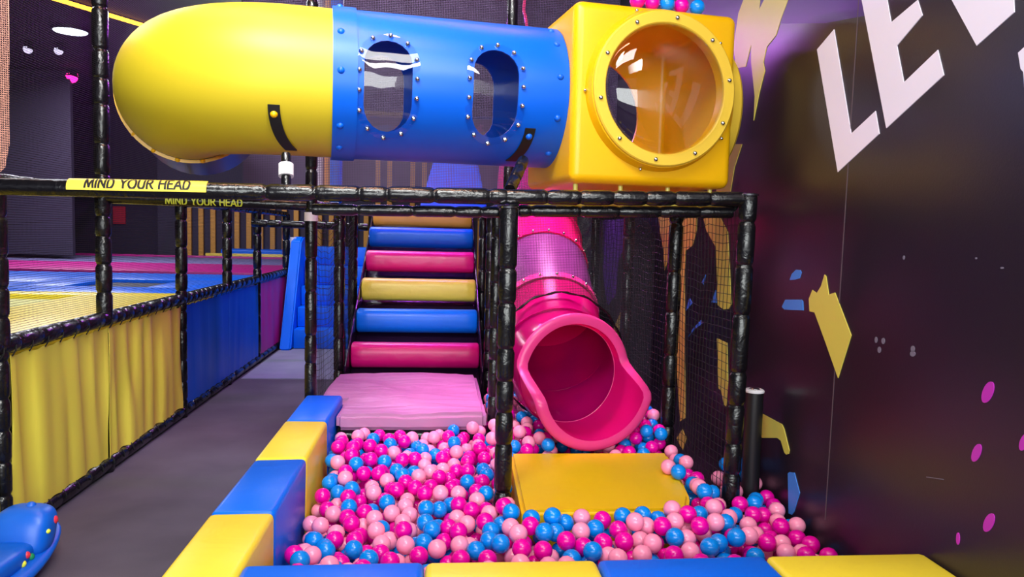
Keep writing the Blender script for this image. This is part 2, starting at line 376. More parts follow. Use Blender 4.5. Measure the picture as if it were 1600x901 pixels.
# ------------------------------------------------------------ play frame of padded pipes
frame = empty('play_frame', 'black padded pipe frame with nets around the ball pit and slide', 'play frame')
def post(x, y, z0, z1, r=0.041, lean=(0, 0), cap=False, parent=frame, step=0.2):
    bm = wrinkle_pipe((x + lean[0] * 0, y, z0), (x + lean[0], y + lean[1], z1), r, RNG, step)
    o = finish(bm, 'post', m_black, parent, 50)
    if cap:
        b2 = bmesh.new(); c = Vector((x + lean[0], y + lean[1], z1))
        sweep(b2, [c + Vector((0, 0, -0.004)), c + Vector((0, 0, 0.004)), c + Vector((0, 0, 0.008))], [r * 1.12, r * 1.15, r * 0.9], 18)
        q = finish(b2, 'post_cap', m_chrome, o); q['label'] = 'bright metal ring cap'
    return o
def beam(p0, p1, r=0.034, parent=frame, plain=None, step=0.17, name='beam'):
    return finish(wrinkle_pipe(p0, p1, r, RNG, step, plain), name, m_black, parent, 50)
BZ = 1.715
post(0.313, 3.40, 0, 1.668, cap=True)
post(1.40, 3.40, 0, 1.755, lean=(0.025, 0), cap=True)
post(1.35, 4.25, 0, 1.69, lean=(0.01, 0)); post(1.35, 5.3, 0, 1.69); post(1.35, 6.45, 0, 1.69)
post(-0.805, 4.90, 0, 3.6, 0.037); post(-0.755, 5.9, 0, 1.69); post(-0.775, 7.0, 0, 1.69)
post(0.405, 5.9, 0, 1.69, 0.037); post(0.345, 4.50, 0, 1.69, 0.034); post(0.41, 7.0, 0, 1.69)
post(0.47, 5.2, 1.75, 3.8, 0.036)
b1 = beam((-2.6, 3.4, 1.69), (0.30, 3.4, BZ), 0.036, plain=(0.62, 1.72))
beam((0.30, 3.4, BZ), (1.40, 3.4, 1.735), 0.034)
beam((-0.56, 3.44, 1.637), (0.27, 3.44, 1.645), 0.026); beam((0.36, 3.45, 1.655), (1.37, 3.45, 1.675), 0.028)
beam((1.37, 3.45, 1.71), (1.35, 6.5, 1.715), 0.034); beam((-0.80, 4.95, 1.70), (-0.76, 7.0, 1.72), 0.03)
beam((0.345, 3.5, 1.70), (0.40, 7.0, 1.72), 0.03)
bt = beam((-2.03, 4.87, 1.712), (-0.83, 4.9, 1.70), 0.036, plain=(0, 2)); bs = beam((-2.03, 6.28, 1.73), (-0.8, 6.2, 1.735), 0.034, plain=(0, 2))
beam((-2.03, 8.5, 1.60), (-0.78, 8.5, 1.585), 0.042)
beam((-0.58, 4.468, 0.333), (0.30, 4.468, 0.333), 0.032)
beam((-0.77, 7.0, 1.74), (0.40, 7.0, 1.74), 0.034)
beam((1.35, 6.45, 1.74), (0.44, 6.45, 1.74), 0.03)

# lettering bent round the pipe
def sticker(parent, axis0, axis1, r, s0, s1, a0, a1, text, ts, th, bg=True, ta=None, ink=None, label=''):
    p0 = Vector(axis0); p1 = Vector(axis1); d = (p1 - p0).normalized()
    B = Vector((0, 0, 1)).cross(d); B = -B.normalized() if B.y > 0 else B.normalized(); Z = d.cross(B); Z = Z if Z.z > 0 else -Z
    def P(s, a, rr): return p0 + d * s + (B * math.cos(a) + Z * math.sin(a)) * rr
    bm = bmesh.new()
    if bg:
        n = 10; rows = [[bm.verts.new(P(s, a0 + (a1 - a0) * k / n, r + 0.002)) for k in range(n + 1)] for s in (s0, s1)]
        rb = [[bm.verts.new(P(s, a0 + (a1 - a0) * k / n, r - 0.004)) for k in range(n + 1)] for s in (s0, s1)]
        for k in range(n):
            bm.faces.new((rows[0][k], rows[1][k], rows[1][k + 1], rows[0][k + 1])); bm.faces.new((rb[0][k + 1], rb[1][k + 1], rb[1][k], rb[0][k]))
        for q in (0, n): bm.faces.new((rows[0][q], rows[1][q], rb[1][q], rb[0][q]))
        for q in (0, 1):
            for k in range(n): bm.faces.new((rows[q][k], rows[q][k + 1], rb[q][k + 1], rb[q][k]))
    if text:
        arc = lambda cx, cy, rx, ry, d0, d1, n=10: [(cx + rx * math.cos(rad(d0 + (d1 - d0) * q / n)), cy + ry * math.sin(rad(d0 + (d1 - d0) * q / n))) for q in range(n + 1)]
        G = {'M': (0.95, [[(0.06, 0), (0.16, 1), (0.48, 0.12), (0.80, 1), (0.90, 0)]]), 'I': (0.22, [[(0.11, 0), (0.11, 1)]]),
             'N': (0.80, [[(0.08, 0), (0.08, 1), (0.70, 0), (0.70, 1)]]), 'D': (0.76, [[(0.08, 0), (0.08, 1), (0.30, 1)] + arc(0.28, 0.5, 0.40, 0.5, 80, -80) + [(0.30, 0), (0.08, 0)]]),
             'Y': (0.72, [[(0.03, 1), (0.36, 0.48), (0.69, 1)], [(0.36, 0.50), (0.36, 0)]]), 'O': (0.90, [arc(0.45, 0.5, 0.39, 0.5, 0, 360, 22)]),
             'U': (0.78, [[(0.08, 1), (0.08, 0.35)] + arc(0.38, 0.33, 0.30, 0.33, 180, 360) + [(0.68, 0.35), (0.68, 1)]]),
             'R': (0.70, [[(0.08, 0), (0.08, 1), (0.32, 1)] + arc(0.34, 0.75, 0.25, 0.25, 85, -85) + [(0.32, 0.5), (0.08, 0.5)], [(0.34, 0.5), (0.66, 0)]]),
             'H': (0.80, [[(0.08, 0), (0.08, 1)], [(0.70, 0), (0.70, 1)], [(0.08, 0.52), (0.70, 0.52)]]), 'E': (0.62, [[(0.56, 1), (0.08, 1), (0.08, 0), (0.56, 0)], [(0.08, 0.52), (0.50, 0.52)]]),
             'A': (0.78, [[(0.02, 0), (0.38, 1), (0.74, 0)], [(0.16, 0.33), (0.60, 0.33)]]), ' ': (0.34, [])}
        tot = sum(G[c][0] + 0.12 for c in text) - 0.12; k = (ts[1] - ts[0]) / tot; hw = 0.1; pen = 0.0; lift = 0.0
        for c in text:
            for st in G[c][1]:
                for (xa, ya), (xb, yb) in zip(st, st[1:]):
                    ex, ey = xb - xa, yb - ya; l = math.hypot(ex * k, ey * th) or 1e-6
                    nx, ny = -ey * th / l, ex * k / l; tx_, ty_ = ex * k / l, ey * th / l
                    nseg = 4; L_, R_ = [], []; W_ = hw * th
                    for q in range(nseg + 1):
                        f_ = q / nseg; e_ = (-W_ * 0.8 if q == 0 else (W_ * 0.8 if q == nseg else 0))
                        X = (pen + xa + ex * f_) * k + tx_ * e_; Y = (ya + ey * f_) * th + ty_ * e_
                        Y1, Y2 = (max(-0.02 * th, min(1.02 * th, Y + sg * ny * W_)) for sg in (1, -1))
                        L_.append(bm.verts.new(P(ts[0] + X + nx * W_, ta + Y1 / r, r + 0.0033 + lift))); R_.append(bm.verts.new(P(ts[0] + X - nx * W_, ta + Y2 / r, r + 0.0033 + lift)))
                    lift = (lift + 0.00004) % 0.0006
                    for q in range(nseg):
                        f = bm.faces.new((R_[q], R_[q + 1], L_[q + 1], L_[q])); f.material_index = 1
            pen += G[c][0] + 0.12
    o = finish(bm, 'warning_sticker', [m_stk, ink or m_ink], parent, smooth=False); o['label'] = label
    return o
# front sticker: photo x 105..323
sA = at(105, 292, Y=3.37).x + 2.6; sB = at(323, 298, Y=3.37).x + 2.6
tA = at(133, 292, Y=3.37).x + 2.6; tB = at(298, 298, Y=3.37).x + 2.6
sticker(b1, (-2.6, 3.4, 1.69), (0.30, 3.4, BZ), 0.0395, sA, sB, rad(-12), rad(80), 'MIND YOUR HEAD', (tA, tB), 0.044, True, rad(2), None, 'yellow sticker reading MIND YOUR HEAD in black')
tA = at(258, 313, Y=4.84).x + 2.03; tB = at(378, 316, Y=4.84).x + 2.03
sticker(bt, (-2.03, 4.87, 1.712), (-0.83, 4.9, 1.70), 0.0395, 0, 0, 0, 0, 'MIND YOUR HEAD', (tA, tB), 0.042, False, rad(-36), m_stkt, 'yellow letters reading MIND YOUR HEAD')
sA = at(342, 326, Y=6.2).x + 2.03; sB = at(466, 328, Y=6.2).x + 2.03
sticker(bs, (-2.03, 6.28, 1.73), (-0.8, 6.2, 1.735), 0.036, sA, sB, rad(-50), rad(35), '', None, 0.05, True, 0, None, 'plain yellow warning strip')
bm = bmesh.new(); c = Vector((-0.805, 4.9, 1.60)); sweep(bm, [c, c + Vector((0, 0, 0.055))], [0.043, 0.043], 20)
o = finish(bm, 'tape_band', m_white, frame); o['label'] = 'white tape band round the post'

# coarse nets, real cords
def cord_net(name, O, U, V, nu, nv, r, parent, label, sag=0.0):
    bm = bmesh.new(); O, U, V = Vector(O), Vector(U), Vector(V); Nn = U.cross(V).normalized()
    def P(a, b): 
        p = O + U * a + V * b
        q = noise.noise(Vector((a * 3, b * 3, 0))) * 0.012
        return p + Nn * q + V.normalized() * (noise.noise(Vector((a * 6, b * 2, 5))) * 0.02 * (1 if sag == 0 else 1) - sag * math.sin(PI * a))
    for i in range(nu + 1):
        a = i / nu; sweep(bm, [P(a, j / nv) for j in range(0, nv + 1, 2)], [r] * len(range(0, nv + 1, 2)), 4, False)
    for j in range(nv + 1):
        b = j / nv; sweep(bm, [P(i / nu, b) for i in range(0, nu + 1, 2)], [r] * len(range(0, nu + 1, 2)), 4, False)
    o = finish(bm, name, m_rope, parent, smooth=False); o['label'] = label; return o
cord_net('safety_net', (1.40, 3.44, 0.28), (-0.03, 0.80, 0), (0, 0, 1.42), 18, 34, 0.0016, frame, 'black square mesh net before the dark wall')
cord_net('safety_net', (1.37, 4.28, 0.28), (-0.02, 1.0, 0), (0, 0, 1.42), 22, 34, 0.0016, frame, 'black square mesh net before the dark wall')
cord_net('safety_net', (1.35, 5.33, 0.3), (0, 1.1, 0), (0, 0, 1.4), 30, 40, 0.0022, frame, 'black square mesh net before the dark wall')
cord_net('safety_net', (-0.80, 4.93, 0.05), (0.045, 0.95, 0), (0, 0, 1.6), 22, 38, 0.0018, frame, 'black net between the two posts by the pink pad', 0.05)
cord_net('safety_net', (-0.755, 5.93, 0.05), (-0.01, 1.05, 0), (0, 0, 1.6), 24, 38, 0.0018, frame, 'black net beside the rollers', 0.05)
# fine net with a round opening laced about the slide
def sheet(name, pts, m, parent, label=None):
    bm = bmesh.new(); bm.faces.new([bm.verts.new(p) for p in pts]); OPEN.append(bm)
    o = finish(bm, name, m, parent, smooth=False)
    if label: o['label'] = label
    return o
SLC = Vector((0.765, 4.62, 0.80)); SLR = 0.395
bm = bmesh.new(); OPEN.append(bm); n = 48
inner, outer = [], []
for k in range(n):
    a = 2 * PI * k / n; cx, cz = math.cos(a), math.sin(a)
    inner.append(bm.verts.new((SLC.x + SLR * cx, 4.62, SLC.z + SLR * cz)))
    hx = ((1.35 - SLC.x) if cx > 0 else (SLC.x - 0.36)) / max(abs(cx), 1e-6); hz = ((1.68 - SLC.z) if cz > 0 else (SLC.z - 0.3)) / max(abs(cz), 1e-6)
    t = max(min(hx, hz), SLR + 0.004); outer.append(bm.verts.new((SLC.x + t * cx, 4.62, SLC.z + t * cz)))
for k in range(n): bm.faces.new((inner[k], inner[(k + 1) % n], outer[(k + 1) % n], outer[k]))
o = finish(bm, 'slide_net', n_bay, frame, smooth=False); o['label'] = 'fine dark net laced round the slide tube'
bm = bmesh.new(); pts = [(SLC.x + (SLR + 0.004 * math.sin(k * 5)) * math.cos(2 * PI * k / 72), 4.615, SLC.z + (SLR + 0.004 * math.sin(k * 5)) * math.sin(2 * PI * k / 72)) for k in range(73)]
sweep(bm, pts, [0.005 + 0.002 * (k % 3) for k in range(73)], 6, False); o = finish(bm, 'net_lacing', m_black, frame); o['label'] = 'black cord lacing the net to the slide'
sheet('upper_net', [(-1.4, 5.6, 1.78), (1.3, 5.6, 1.78), (1.3, 5.6, 3.9), (-1.4, 5.6, 3.9)], n_lil, frame, 'fine lilac-lit net behind the crawl tunnel')
# backing panels in the slide bay
bm = bmesh.new(); box(bm, 0.45, 1.64, 7.6, 7.66, 0.0, 1.75); o = finish(bm, 'backing_panel', m_dkv, frame, smooth=False); o['label'] = 'dark padded panel closing the slide bay'

# ------------------------------------------------------------ pink pad
def notched(z0, z1, r_, y1, x0, x1):
    bm = bmesh.new(); f = bm.faces.new([bm.verts.new((x, y, z0)) for x, y in ((-0.583, 4.44), (x1, 4.44), (x1, y1), (x0, y1), (x0, 4.85), (-0.583, 4.85))])
    g = bmesh.ops.extrude_face_region(bm, geom=[f])
    for v in g['geom']:
        if isinstance(v, bmesh.types.BMVert): v.co.z = z1
    bmesh.ops.bevel(bm, geom=list(bm.edges), offset=r_, segments=3, affect='EDGES'); return bm
bm = notched(0.37, 0.475, 0.026, 5.74, -0.745, 0.303)
tops = [f for f in bm.faces if len(f.verts) > 4]; bmesh.ops.triangulate(bm, faces=tops)
for _ in range(4): bmesh.ops.subdivide_edges(bm, edges=[e for e in bm.edges if e.calc_length() > 0.1], cuts=1); bmesh.ops.triangulate(bm, faces=[f for f in bm.faces if len(f.verts) > 4])
for v in bm.verts:
    x, y = v.co.x, v.co.y
    v.co.z += max(0, (v.co.z - 0.37) / 0.105) * (0.009 * math.sin(x * 5 + y * 7 + 2 * noise.noise(Vector((x * 2, y * 2, 0)))) + 0.009 * noise.noise(Vector((x * 9, y * 4, 3))))
tag(finish(bm, 'landing_pad', m_pnkv), 'wrinkled pale pink vinyl pad at the foot of the rollers', 'pad')
bm = notched(0.0, 0.368, 0.008, 5.78, -0.74, 0.30)
for v in bm.verts:
    if v.co.y < 4.47: v.co.y += 0.065
tag(finish(bm, 'pad_base', m_blackflat), 'black base box under the pink pad', 'base')

# ------------------------------------------------------------ rollers on an incline
ramp = empty('padded_incline', 'dark purple padded incline behind the coloured rollers', 'incline')
def incl(x0, x1, off0, off1, nm):
    bm = bmesh.new(); a = Vector((0, 5.90, 0.40)); b = Vector((0, 8.45, 1.76)); d = (b - a).normalized(); nn = Vector((0, -d.z, d.y))
    vs = box(bm, x0, x1, 0, (b - a).length, off0, off1, 0.015, 2)
    for v in vs: v.co = Vector((v.co.x, 0, 0)) + a + d * v.co.y + nn * v.co.z
    return finish(bm, nm, m_dkv, ramp)
incl(-0.70, 0.355, -0.24, -0.135, 'incline_pad')
incl(-0.715, -0.70, -0.26, 0.07, 'side_board'); incl(0.355, 0.37, -0.26, 0.07, 'side_board')
for x in (-0.6, 0.26):
    bm = bmesh.new(); box(bm, x, x + 0.05, 8.0, 8.05, 0, 1.24); finish(bm, 'prop_leg', m_blackflat, ramp)
    bm = bmesh.new(); box(bm, x, x + 0.05, 6.9, 6.95, 0, 0.66); finish(bm, 'prop_leg', m_blackflat, ramp)
names = [('lowest magenta padded roller, just above the pink pad', m_mag), ('blue padded roller between the magenta and yellow ones, second from the bottom', m_blu), ('yellow padded roller, third from the bottom', m_cream), ('magenta padded roller above the yellow one', m_mag), ('upper blue padded roller just below the orange one', m_blu), ('orange padded roller, topmost, right under the black beam', m_orng)]
ry = [6.22, 6.63, 7.03, 7.43, 7.75, 8.19]; rz = [0.535, 0.77, 1.012, 1.256, 1.485, 1.70]
for (lb, mm), y, z in zip(names, ry, rz):
    t = empty('padded_roller', lb, 'roller', 'padded rollers of the climbing incline')
    bm = bmesh.new(); x0, x1 = -0.695, 0.35; R = 0.102
    prof = [(x0, 0.5), (x0 + 0.002, 0.8), (x0 + 0.008, 0.93), (x0 + 0.02, 1.0)] + [(x0 + 0.02 + (x1 - x0 - 0.04) * k / 12, 1.0) for k in range(1, 12)] + [(x1 - 0.02, 1.0), (x1 - 0.008, 0.93), (x1 - 0.002, 0.8), (x1, 0.5)]
    rings = sweep(bm, [(p[0], 0, 0) for p in prof], [R * p[1] for p in prof], 28)
    for v in bm.verts:
        ds = min(abs(v.co.x - x0), abs(v.co.x - x1)); a = math.atan2(v.co.z, v.co.y)
        q = 1 + 0.03 * math.exp(-ds * 18) * math.sin(a * 11) + 0.012 * noise.noise(Vector((v.co.x * 6, a * 2, z * 9)))
        sq = (abs(math.cos(a)) ** 3 + abs(math.sin(a)) ** 3) ** (-1 / 3.0)
        v.co.y *= q * sq; v.co.z *= q * sq
        v.co += Vector((0, y, z))
    finish(bm, 'sleeve', mm, t, 50)
    bm = bmesh.new(); sweep(bm, [(-0.703, y, z), (0.358, y, z)], [0.018, 0.018], 10); finish(bm, 'axle', m_chrome, t)

# ------------------------------------------------------------ yellow landing mat
bm = bmesh.new()
pl = [(0.375, 3.14), (1.12, 3.14), (1.20, 3.42), (1.235, 3.62), (1.27, 3.98), (0.42, 3.98)]
pl = [(0.372, 3.12), (1.10, 3.12), (1.17, 3.30), (1.225, 3.62), (1.27, 3.98), (0.40, 3.98)]
vs = [bm.verts.new((x, y, 0)) for x, y in pl]; f = bm.faces.new(vs); r_ = bmesh.ops.extrude_face_region(bm, geom=[f])
for g in r_['geom']:
    if isinstance(g, bmesh.types.BMVert): g.co.z = 0.372
bmesh.ops.bevel(bm, geom=list(bm.edges), offset=0.018, segments=3, affect='EDGES')
tag(finish(bm, 'landing_mat', m_gold), 'golden yellow vinyl mat under the mouth of the pink slide', 'mat')

# ------------------------------------------------------------ pink tube slide
slide = empty('tube_slide', 'pink plastic tube slide ending above the golden mat', 'slide')
def bez(P, n):
    out = []
    P = [Vector(p) for p in P]
    for i in range(len(P) - 1):
        p0 = P[max(i - 1, 0)]; p1 = P[i]; p2 = P[i + 1]; p3 = P[min(i + 2, len(P) - 1)]
        for k in range(n):
            t = k / n
            out.append(0.5 * ((2 * p1) + (p2 - p0) * t + (2 * p0 - 5 * p1 + 4 * p2 - p3) * t * t + (3 * p1 - p0 - 3 * p2 + p3) * t ** 3))
    out.append(P[-1]); return out
CL = bez([(0.792, 4.34, 0.735), (0.762, 4.455, 0.739), (0.748, 4.60, 0.785), (0.742, 4.82, 0.905), (0.745, 5.2, 1.15), (0.755, 5.75, 1.49), (0.80, 6.3, 1.83), (0.86, 6.9, 2.2)], 8)
def arc_at(s):
    acc = 0
    for i in range(len(CL) - 1):
        l = (CL[i + 1] - CL[i]).length
        if acc + l >= s: return CL[i].lerp(CL[i + 1], (s - acc) / l)
        acc += l
    return CL[-1]
TL = sum((CL[i + 1] - CL[i]).length for i in range(len(CL) - 1))
def tube_arc(bm, s0, s1, Ro, Ri, a0, a1, seg=28):
    n = max(2, int((s1 - s0) / 0.05)); g = [[], []]
    for i in range(n + 1):
        s = s0 + (s1 - s0) * i / n; p = arc_at(s); d = (arc_at(min(TL, s + 0.03)) - arc_at(max(0, s - 0.03))).normalized(); u = Vector((1, 0, 0)); u = (u - d * u.dot(d)).normalized(); w = u.cross(d); w = w if w.z > 0 else -w
        for q, R_ in enumerate((Ro, Ri)):
            g[q].append([bm.verts.new(p + (u * math.cos(a0 + (a1 - a0) * k / seg) + w * math.sin(a0 + (a1 - a0) * k / seg)) * R_) for k in range(seg + 1)])
    for q in (0, 1):
        for i in range(n):
            for k in range(seg): bm.faces.new((g[q][i][k], g[q][i][k + 1], g[q][i + 1][k + 1], g[q][i + 1][k]))
    for i in range(n):
        for k in (0, seg): bm.faces.new((g[0][i][k], g[0][i + 1][k], g[1][i + 1][k], g[1][i][k]))
    for i in (0, n):
        for k in range(seg): bm.faces.new((g[0][i][k], g[0][i][k + 1], g[1][i][k + 1], g[1][i][k]))
def tube(bm, s0, s1, Ro, Ri, seg=40, rim=0.0):
    n = max(2, int((s1 - s0) / 0.05)); P = [arc_at(s0 + (s1 - s0) * k / n) for k in range(n + 1)]
    a = sweep(bm, P, [Ro] * (n + 1), seg, False); b = sweep(bm, P, [Ri] * (n + 1), seg, False)
    for e in (0, -1):
        for k in range(seg): bm.faces.new((a[e][k], a[e][(k + 1) % seg], b[e][(k + 1) % seg], b[e][k]))
def tube_part(nm, s0, s1, m, label=None, Ro=0.325):
    bm = bmesh.new(); tube(bm, s0, s1, Ro, Ro - 0.012)
    o = finish(bm, nm, m, slide, 40)
    if label: o['label'] = label
    return o
def s_of_y(y):
    acc = 0
    for i in range(len(CL) - 1):
        if CL[i + 1].y >= y: return acc + (CL[i + 1] - CL[i]).length * (y - CL[i].y) / (CL[i + 1].y - CL[i].y)
        acc += (CL[i + 1] - CL[i]).length
    return TL
sa, sb, sc_, sd = s_of_y(4.66), s_of_y(5.02), s_of_y(5.42), s_of_y(5.72)
tube_part('neck_section', 0.03, sa, m_tmag, 'glossy pink neck behind the slide mouth, coloured darker for shade')
tube_part('lower_section', sa + 0.002, sb, m_tmag, 'pink lower section, coloured darker for shade')
bm = bmesh.new(); tube_arc(bm, sb + 0.002, sc_, 0.325, 0.313, rad(14), rad(166)); w1 = finish(bm, 'window_section', m_tgry, slide, 40); w1['label'] = 'smoky lilac window panel over the top of the tube'
bm = bmesh.new(); tube_arc(bm, sb + 0.002, sc_, 0.325, 0.313, rad(166.5), rad(373.5)); finish(bm, 'middle_section', m_tpnk, slide, 40)
tube_part('upper_section', sc_ + 0.002, sd, m_tpnk, 'hot pink upper section'); tube_part('top_section', sd + 0.002, TL, m_tpnk, 'hot pink top section')
for s, w, mm in ((sa, 0.018, m_tmag), (sb - 0.03, 0.05, m_tlip), (sc_ + 0.012, 0.03, m_tpnk), (sd, 0.014, m_tpnk)):
    bm = bmesh.new(); tube(bm, s - w / 2, s + w / 2, 0.338, 0.316); o = finish(bm, 'joint_flange', mm, slide, 40)
for s, nb in ((sb - 0.03, 12), (sc_ + 0.012, 12)):
    p = arc_at(s); d = (arc_at(s + 0.02) - p).normalized(); u = Vector((1, 0, 0)); w = u.cross(d).normalized(); w = w if w.z > 0 else -w
    for k in range(nb):
        a = rad(-25 + 205 * k / (nb - 1)); q = u * math.cos(a) + w * math.sin(a)
        bm = bmesh.new(); dome(bm, p + q * 0.339, q, 0.011, 0.012); finish(bm, 'bolt', m_chrome, slide)
for k in range(4):
    s = sb + (sc_ - sb) * (k + 0.5) / 4; p = arc_at(s); q = Vector((0.97, 0.05, 0.22)).normalized()
    bm = bmesh.new(); dome(bm, p + q * 0.327, q, 0.010, 0.012); finish(bm, 'bolt', m_chrome, slide)
# mouth: circular collar whose lower half runs out into an open trough with a rolled lip
A0 = CL[0]; AX = Vector((0.25, -0.96, -0.02)).normalized(); AU = AX.cross(Vector((0, 0, 1))).normalized(); AU = AU if AU.x > 0 else -AU; AW = AU.cross(AX); AW = AW if AW.z > 0 else -AW
NS = 72
def reach(a):
    # a: angle, 0 = right, 90 = top; trough length along the axis
    s = math.sin(a)
    t = (0.25 - s) / 0.50
    t = max(0.0, min(1.0, t)); t = t * t * (3 - 2 * t)
    return 0.035 + 0.30 * t
Ri = 0.292
prof_i, rows = [], []
bm = bmesh.new()
nT = 10
lip = [(0.0, 0.0), (0.012, 0.003), (0.030, 0.004), (0.048, 0.001), (0.060, -0.010), (0.060, -0.024), (0.045, -0.030), (0.014, -0.022)]   # (outward, forward)
for k in range(NS):
    a = 2 * PI * k / NS; q = AU * math.cos(a) + AW * math.sin(a); L = reach(a); col = []
    for j in range(nT + 1):
        t = j / nT; col.append(bm.verts.new(A0 + AX * (L * t - 0.02 * (1 - t)) + q * (Ri + 0.012 * t)))
    da = 0.01
    dL = (reach(a + da) - reach(a - da)) / (2 * da) / Ri
    tang = Vector((dL, 1)).normalized()          # (along axis, along circumference)
    fx, fc = Vector((tang[1], -0.45 * tang[0])).normalized()                   # rim normal inside the surface
    cdir = (-AU * math.sin(a) + AW * math.cos(a))
    for ow, fw in lip[1:]:
        fdir = AX
        col.append(bm.verts.new(A0 + AX * L + q * (Ri + 0.012 + ow) + fdir * fw))
    for j in range(nT, -1, -2):
        t = j / nT; col.append(bm.verts.new(A0 + AX * min(L - 0.022, L * t - 0.02 * (1 - t)) + q * (Ri + 0.026)))
    rows.append(col)
for k in range(NS):
    a, b = rows[k], rows[(k + 1) % NS]
    for j in range(len(a)):
        jn = (j + 1) % len(a)
        f = bm.faces.new((a[j], a[jn], b[jn], b[j]))
        f.material_index = 1 if nT <= j < nT + len(lip) - 1 else 0
mo = finish(bm, 'slide_mouth', [m_tpnk, m_tlip], slide, 60); mo['label'] = 'open pink slide mouth with a broad rolled lip'
for kk, (rr_, ofs) in enumerate(((0.2935, -0.02),)):
    bm = bmesh.new(); sweep(bm, [A0 + AX * ofs + (AU * math.cos(t) + AW * math.sin(t)) * rr_ for t in [2 * PI * k / 60 for k in range(61)]], [0.004] * 61, 6, False)
    o = finish(bm, 'seam_ring', m_tlip, slide); o['label'] = 'pale seam ring inside the slide mouth'
# legs under the upper slide
for y in (5.55, 6.6):
    s = s_of_y(y); p = arc_at(s); bm = wrinkle_pipe((p.x, y, 0), (p.x, y, p.z - 0.37), 0.035, RNG); finish(bm, 'support_leg', m_black, slide)

# ------------------------------------------------------------ crawl tunnel above the frame
tun = empty('crawl_tunnel', 'yellow and blue plastic crawl tunnel with a square box, above the beam', 'tunnel')
TY = rad(9.0); TA = Vector((math.cos(TY), math.sin(TY), 0)); TB = Vector((math.sin(TY), -math.cos(TY), 0)); TZ = Vector((0, 0, 1))
TO = Vector((0.552, 4.03, 2.262)); TR = 0.357
def TP(u, a, r): return TO + TA * u + (TB * math.cos(a) + TZ * math.sin(a)) * r
U_L = -1.10; 
def cyl_shell(u0, u1, ro, ri, seg=72, nu=2):
    bm = bmesh.new(); rr = []
    for r in (ro, ri):
        rr.append([[bm.verts.new(TP(u0 + (u1 - u0) * i / nu, 2 * PI * k / seg, r)) for k in range(seg)] for i in range(nu + 1)])
    for q, R_ in enumerate(rr):
        for i in range(nu):
            for k in range(seg):
                v = (R_[i][k], R_[i][(k + 1) % seg], R_[i + 1][(k + 1) % seg], R_[i + 1][k]); bm.faces.new(v if q else v[::-1])
    for e in (0, nu):
        for k in range(seg): bm.faces.new((rr[0][e][k], rr[0][e][(k + 1) % seg], rr[1][e][(k + 1) % seg], rr[1][e][k]))
    return bm
body = finish(cyl_shell(U_L, 0.012, TR, TR - 0.012), 'blue_section', m_tblu, tun, 30)
body['label'] = 'bright blue tube section with two oval windows'
WC = [(-0.858, 0.203, 0.110), (-0.352, 0.203, 0.110)]   # u centre, half height, half width
def stadium(hw, hh, n=10):
    P = []
    for k in range(n + 1): a = PI * k / n; P.append((hw * math.cos(a), hh - hw + hw * math.sin(a)))
    for k in range(n + 1): a = PI + PI * k / n; P.append((hw * math.cos(a), -(hh - hw) + hw * math.sin(a)))
    return P
ZW = -0.045
cut = []
for uc, hh, hw in WC:
    bm = bmesh.new(); base = [TO + TA * (uc + x) + TZ * (ZW + z) + TB * 0.2 for x, z in stadium(hw, hh)]
    poly_prism(bm, base, TB * 0.3); cut.append(finish(bm, 'cutter', m_tblu, None))
    bm = bmesh.new()
boolean(body, cut)
# second pair of holes on the far side so that one looks through the tube
cut = []
for uc, hh, hw in WC:
    bm = bmesh.new(); base = [TO + TA * (uc + 0.02 + x) + TZ * (0.02 + z) - TB * 0.5 for x, z in stadium(hw * 1.15, hh)]
    poly_prism(bm, base, TB * 0.3); cut.append(finish(bm, 'cutter', m_tblu, None))
boolean(body, cut)
bm = cyl_shell(U_L - 0.005, U_L + 0.105, TR + 0.010, TR - 0.002); bmesh.ops.bevel(bm, geom=[e for e in bm.edges if e.calc_face_angle(0) > 1.2], offset=0.004, segments=2, affect='EDGES')
o = finish(bm, 'joint_collar', m_tblu, tun, 30)
for uc, hh, hw in WC:
    bm = bmesh.new(); P = stadium(hw + 0.035, hh + 0.035, 10); ctr = []
    n = len(P); rings = []
    for f_ in (1.0, 0.75, 0.5, 0.25):
        ring = []
        for x, z in P:
            zz = ZW + z * f_; a = math.asin(max(-0.95, min(0.95, zz / (TR + 0.006)))); ring.append(bm.verts.new(TP(uc + x * f_, a, TR + 0.004)))
        rings.append(ring)
    for a, b in zip(rings, rings[1:]):
        for k in range(n): bm.faces.new((a[k], a[(k + 1) % n], b[(k + 1) % n], b[k]))
    bm.faces.new(rings[-1]); OPEN.append(bm)
    pn = finish(bm, 'window_pane', m_clear, tun, 60); pn['label'] = 'clear bolted oval window pane'
    for k in range(14):
        t = k / 14.0; Q = stadium(hw + 0.021, hh + 0.021, 16); per = [0]
        for i in range(len(Q)): per.append(per[-1] + math.dist(Q[i], Q[(i + 1) % len(Q)]))
        s = (t + 0.02) % 1 * per[-1]; i = max(j for j in range(len(Q)) if per[j] <= s); f_ = (s - per[i]) / max(1e-6, per[i + 1] - per[i]); A, B_ = Q[i], Q[(i + 1) % len(Q)]
        x, z = A[0] + (B_[0] - A[0]) * f_, A[1] + (B_[1] - A[1]) * f_; zz = ZW + z; a = math.asin(max(-1, min(1, zz / TR)))
        q = TB * math.cos(a) + TZ * math.sin(a); b2 = bmesh.new(); dome(b2, TP(uc + x, a, TR + 0.006), q, 0.0125, 0.014); finish(b2, 'bolt', m_chrome, pn)
for u, aa in ((U_L + 0.03, (72, 30, 0, -40, -62)), (-0.035, (38, 8, -24, 60, -58))):
    for a in aa:
        a = rad(a); q = TB * math.cos(a) + TZ * math.sin(a); bm = bmesh.new(); dome(bm, TP(u, a, TR + (0.009 if u < -1 else 0)), q, 0.017, 0.012, 12)
        o = finish(bm, 'cap_bolt', m_tblu, tun); o['label'] = 'blue capped bolt'
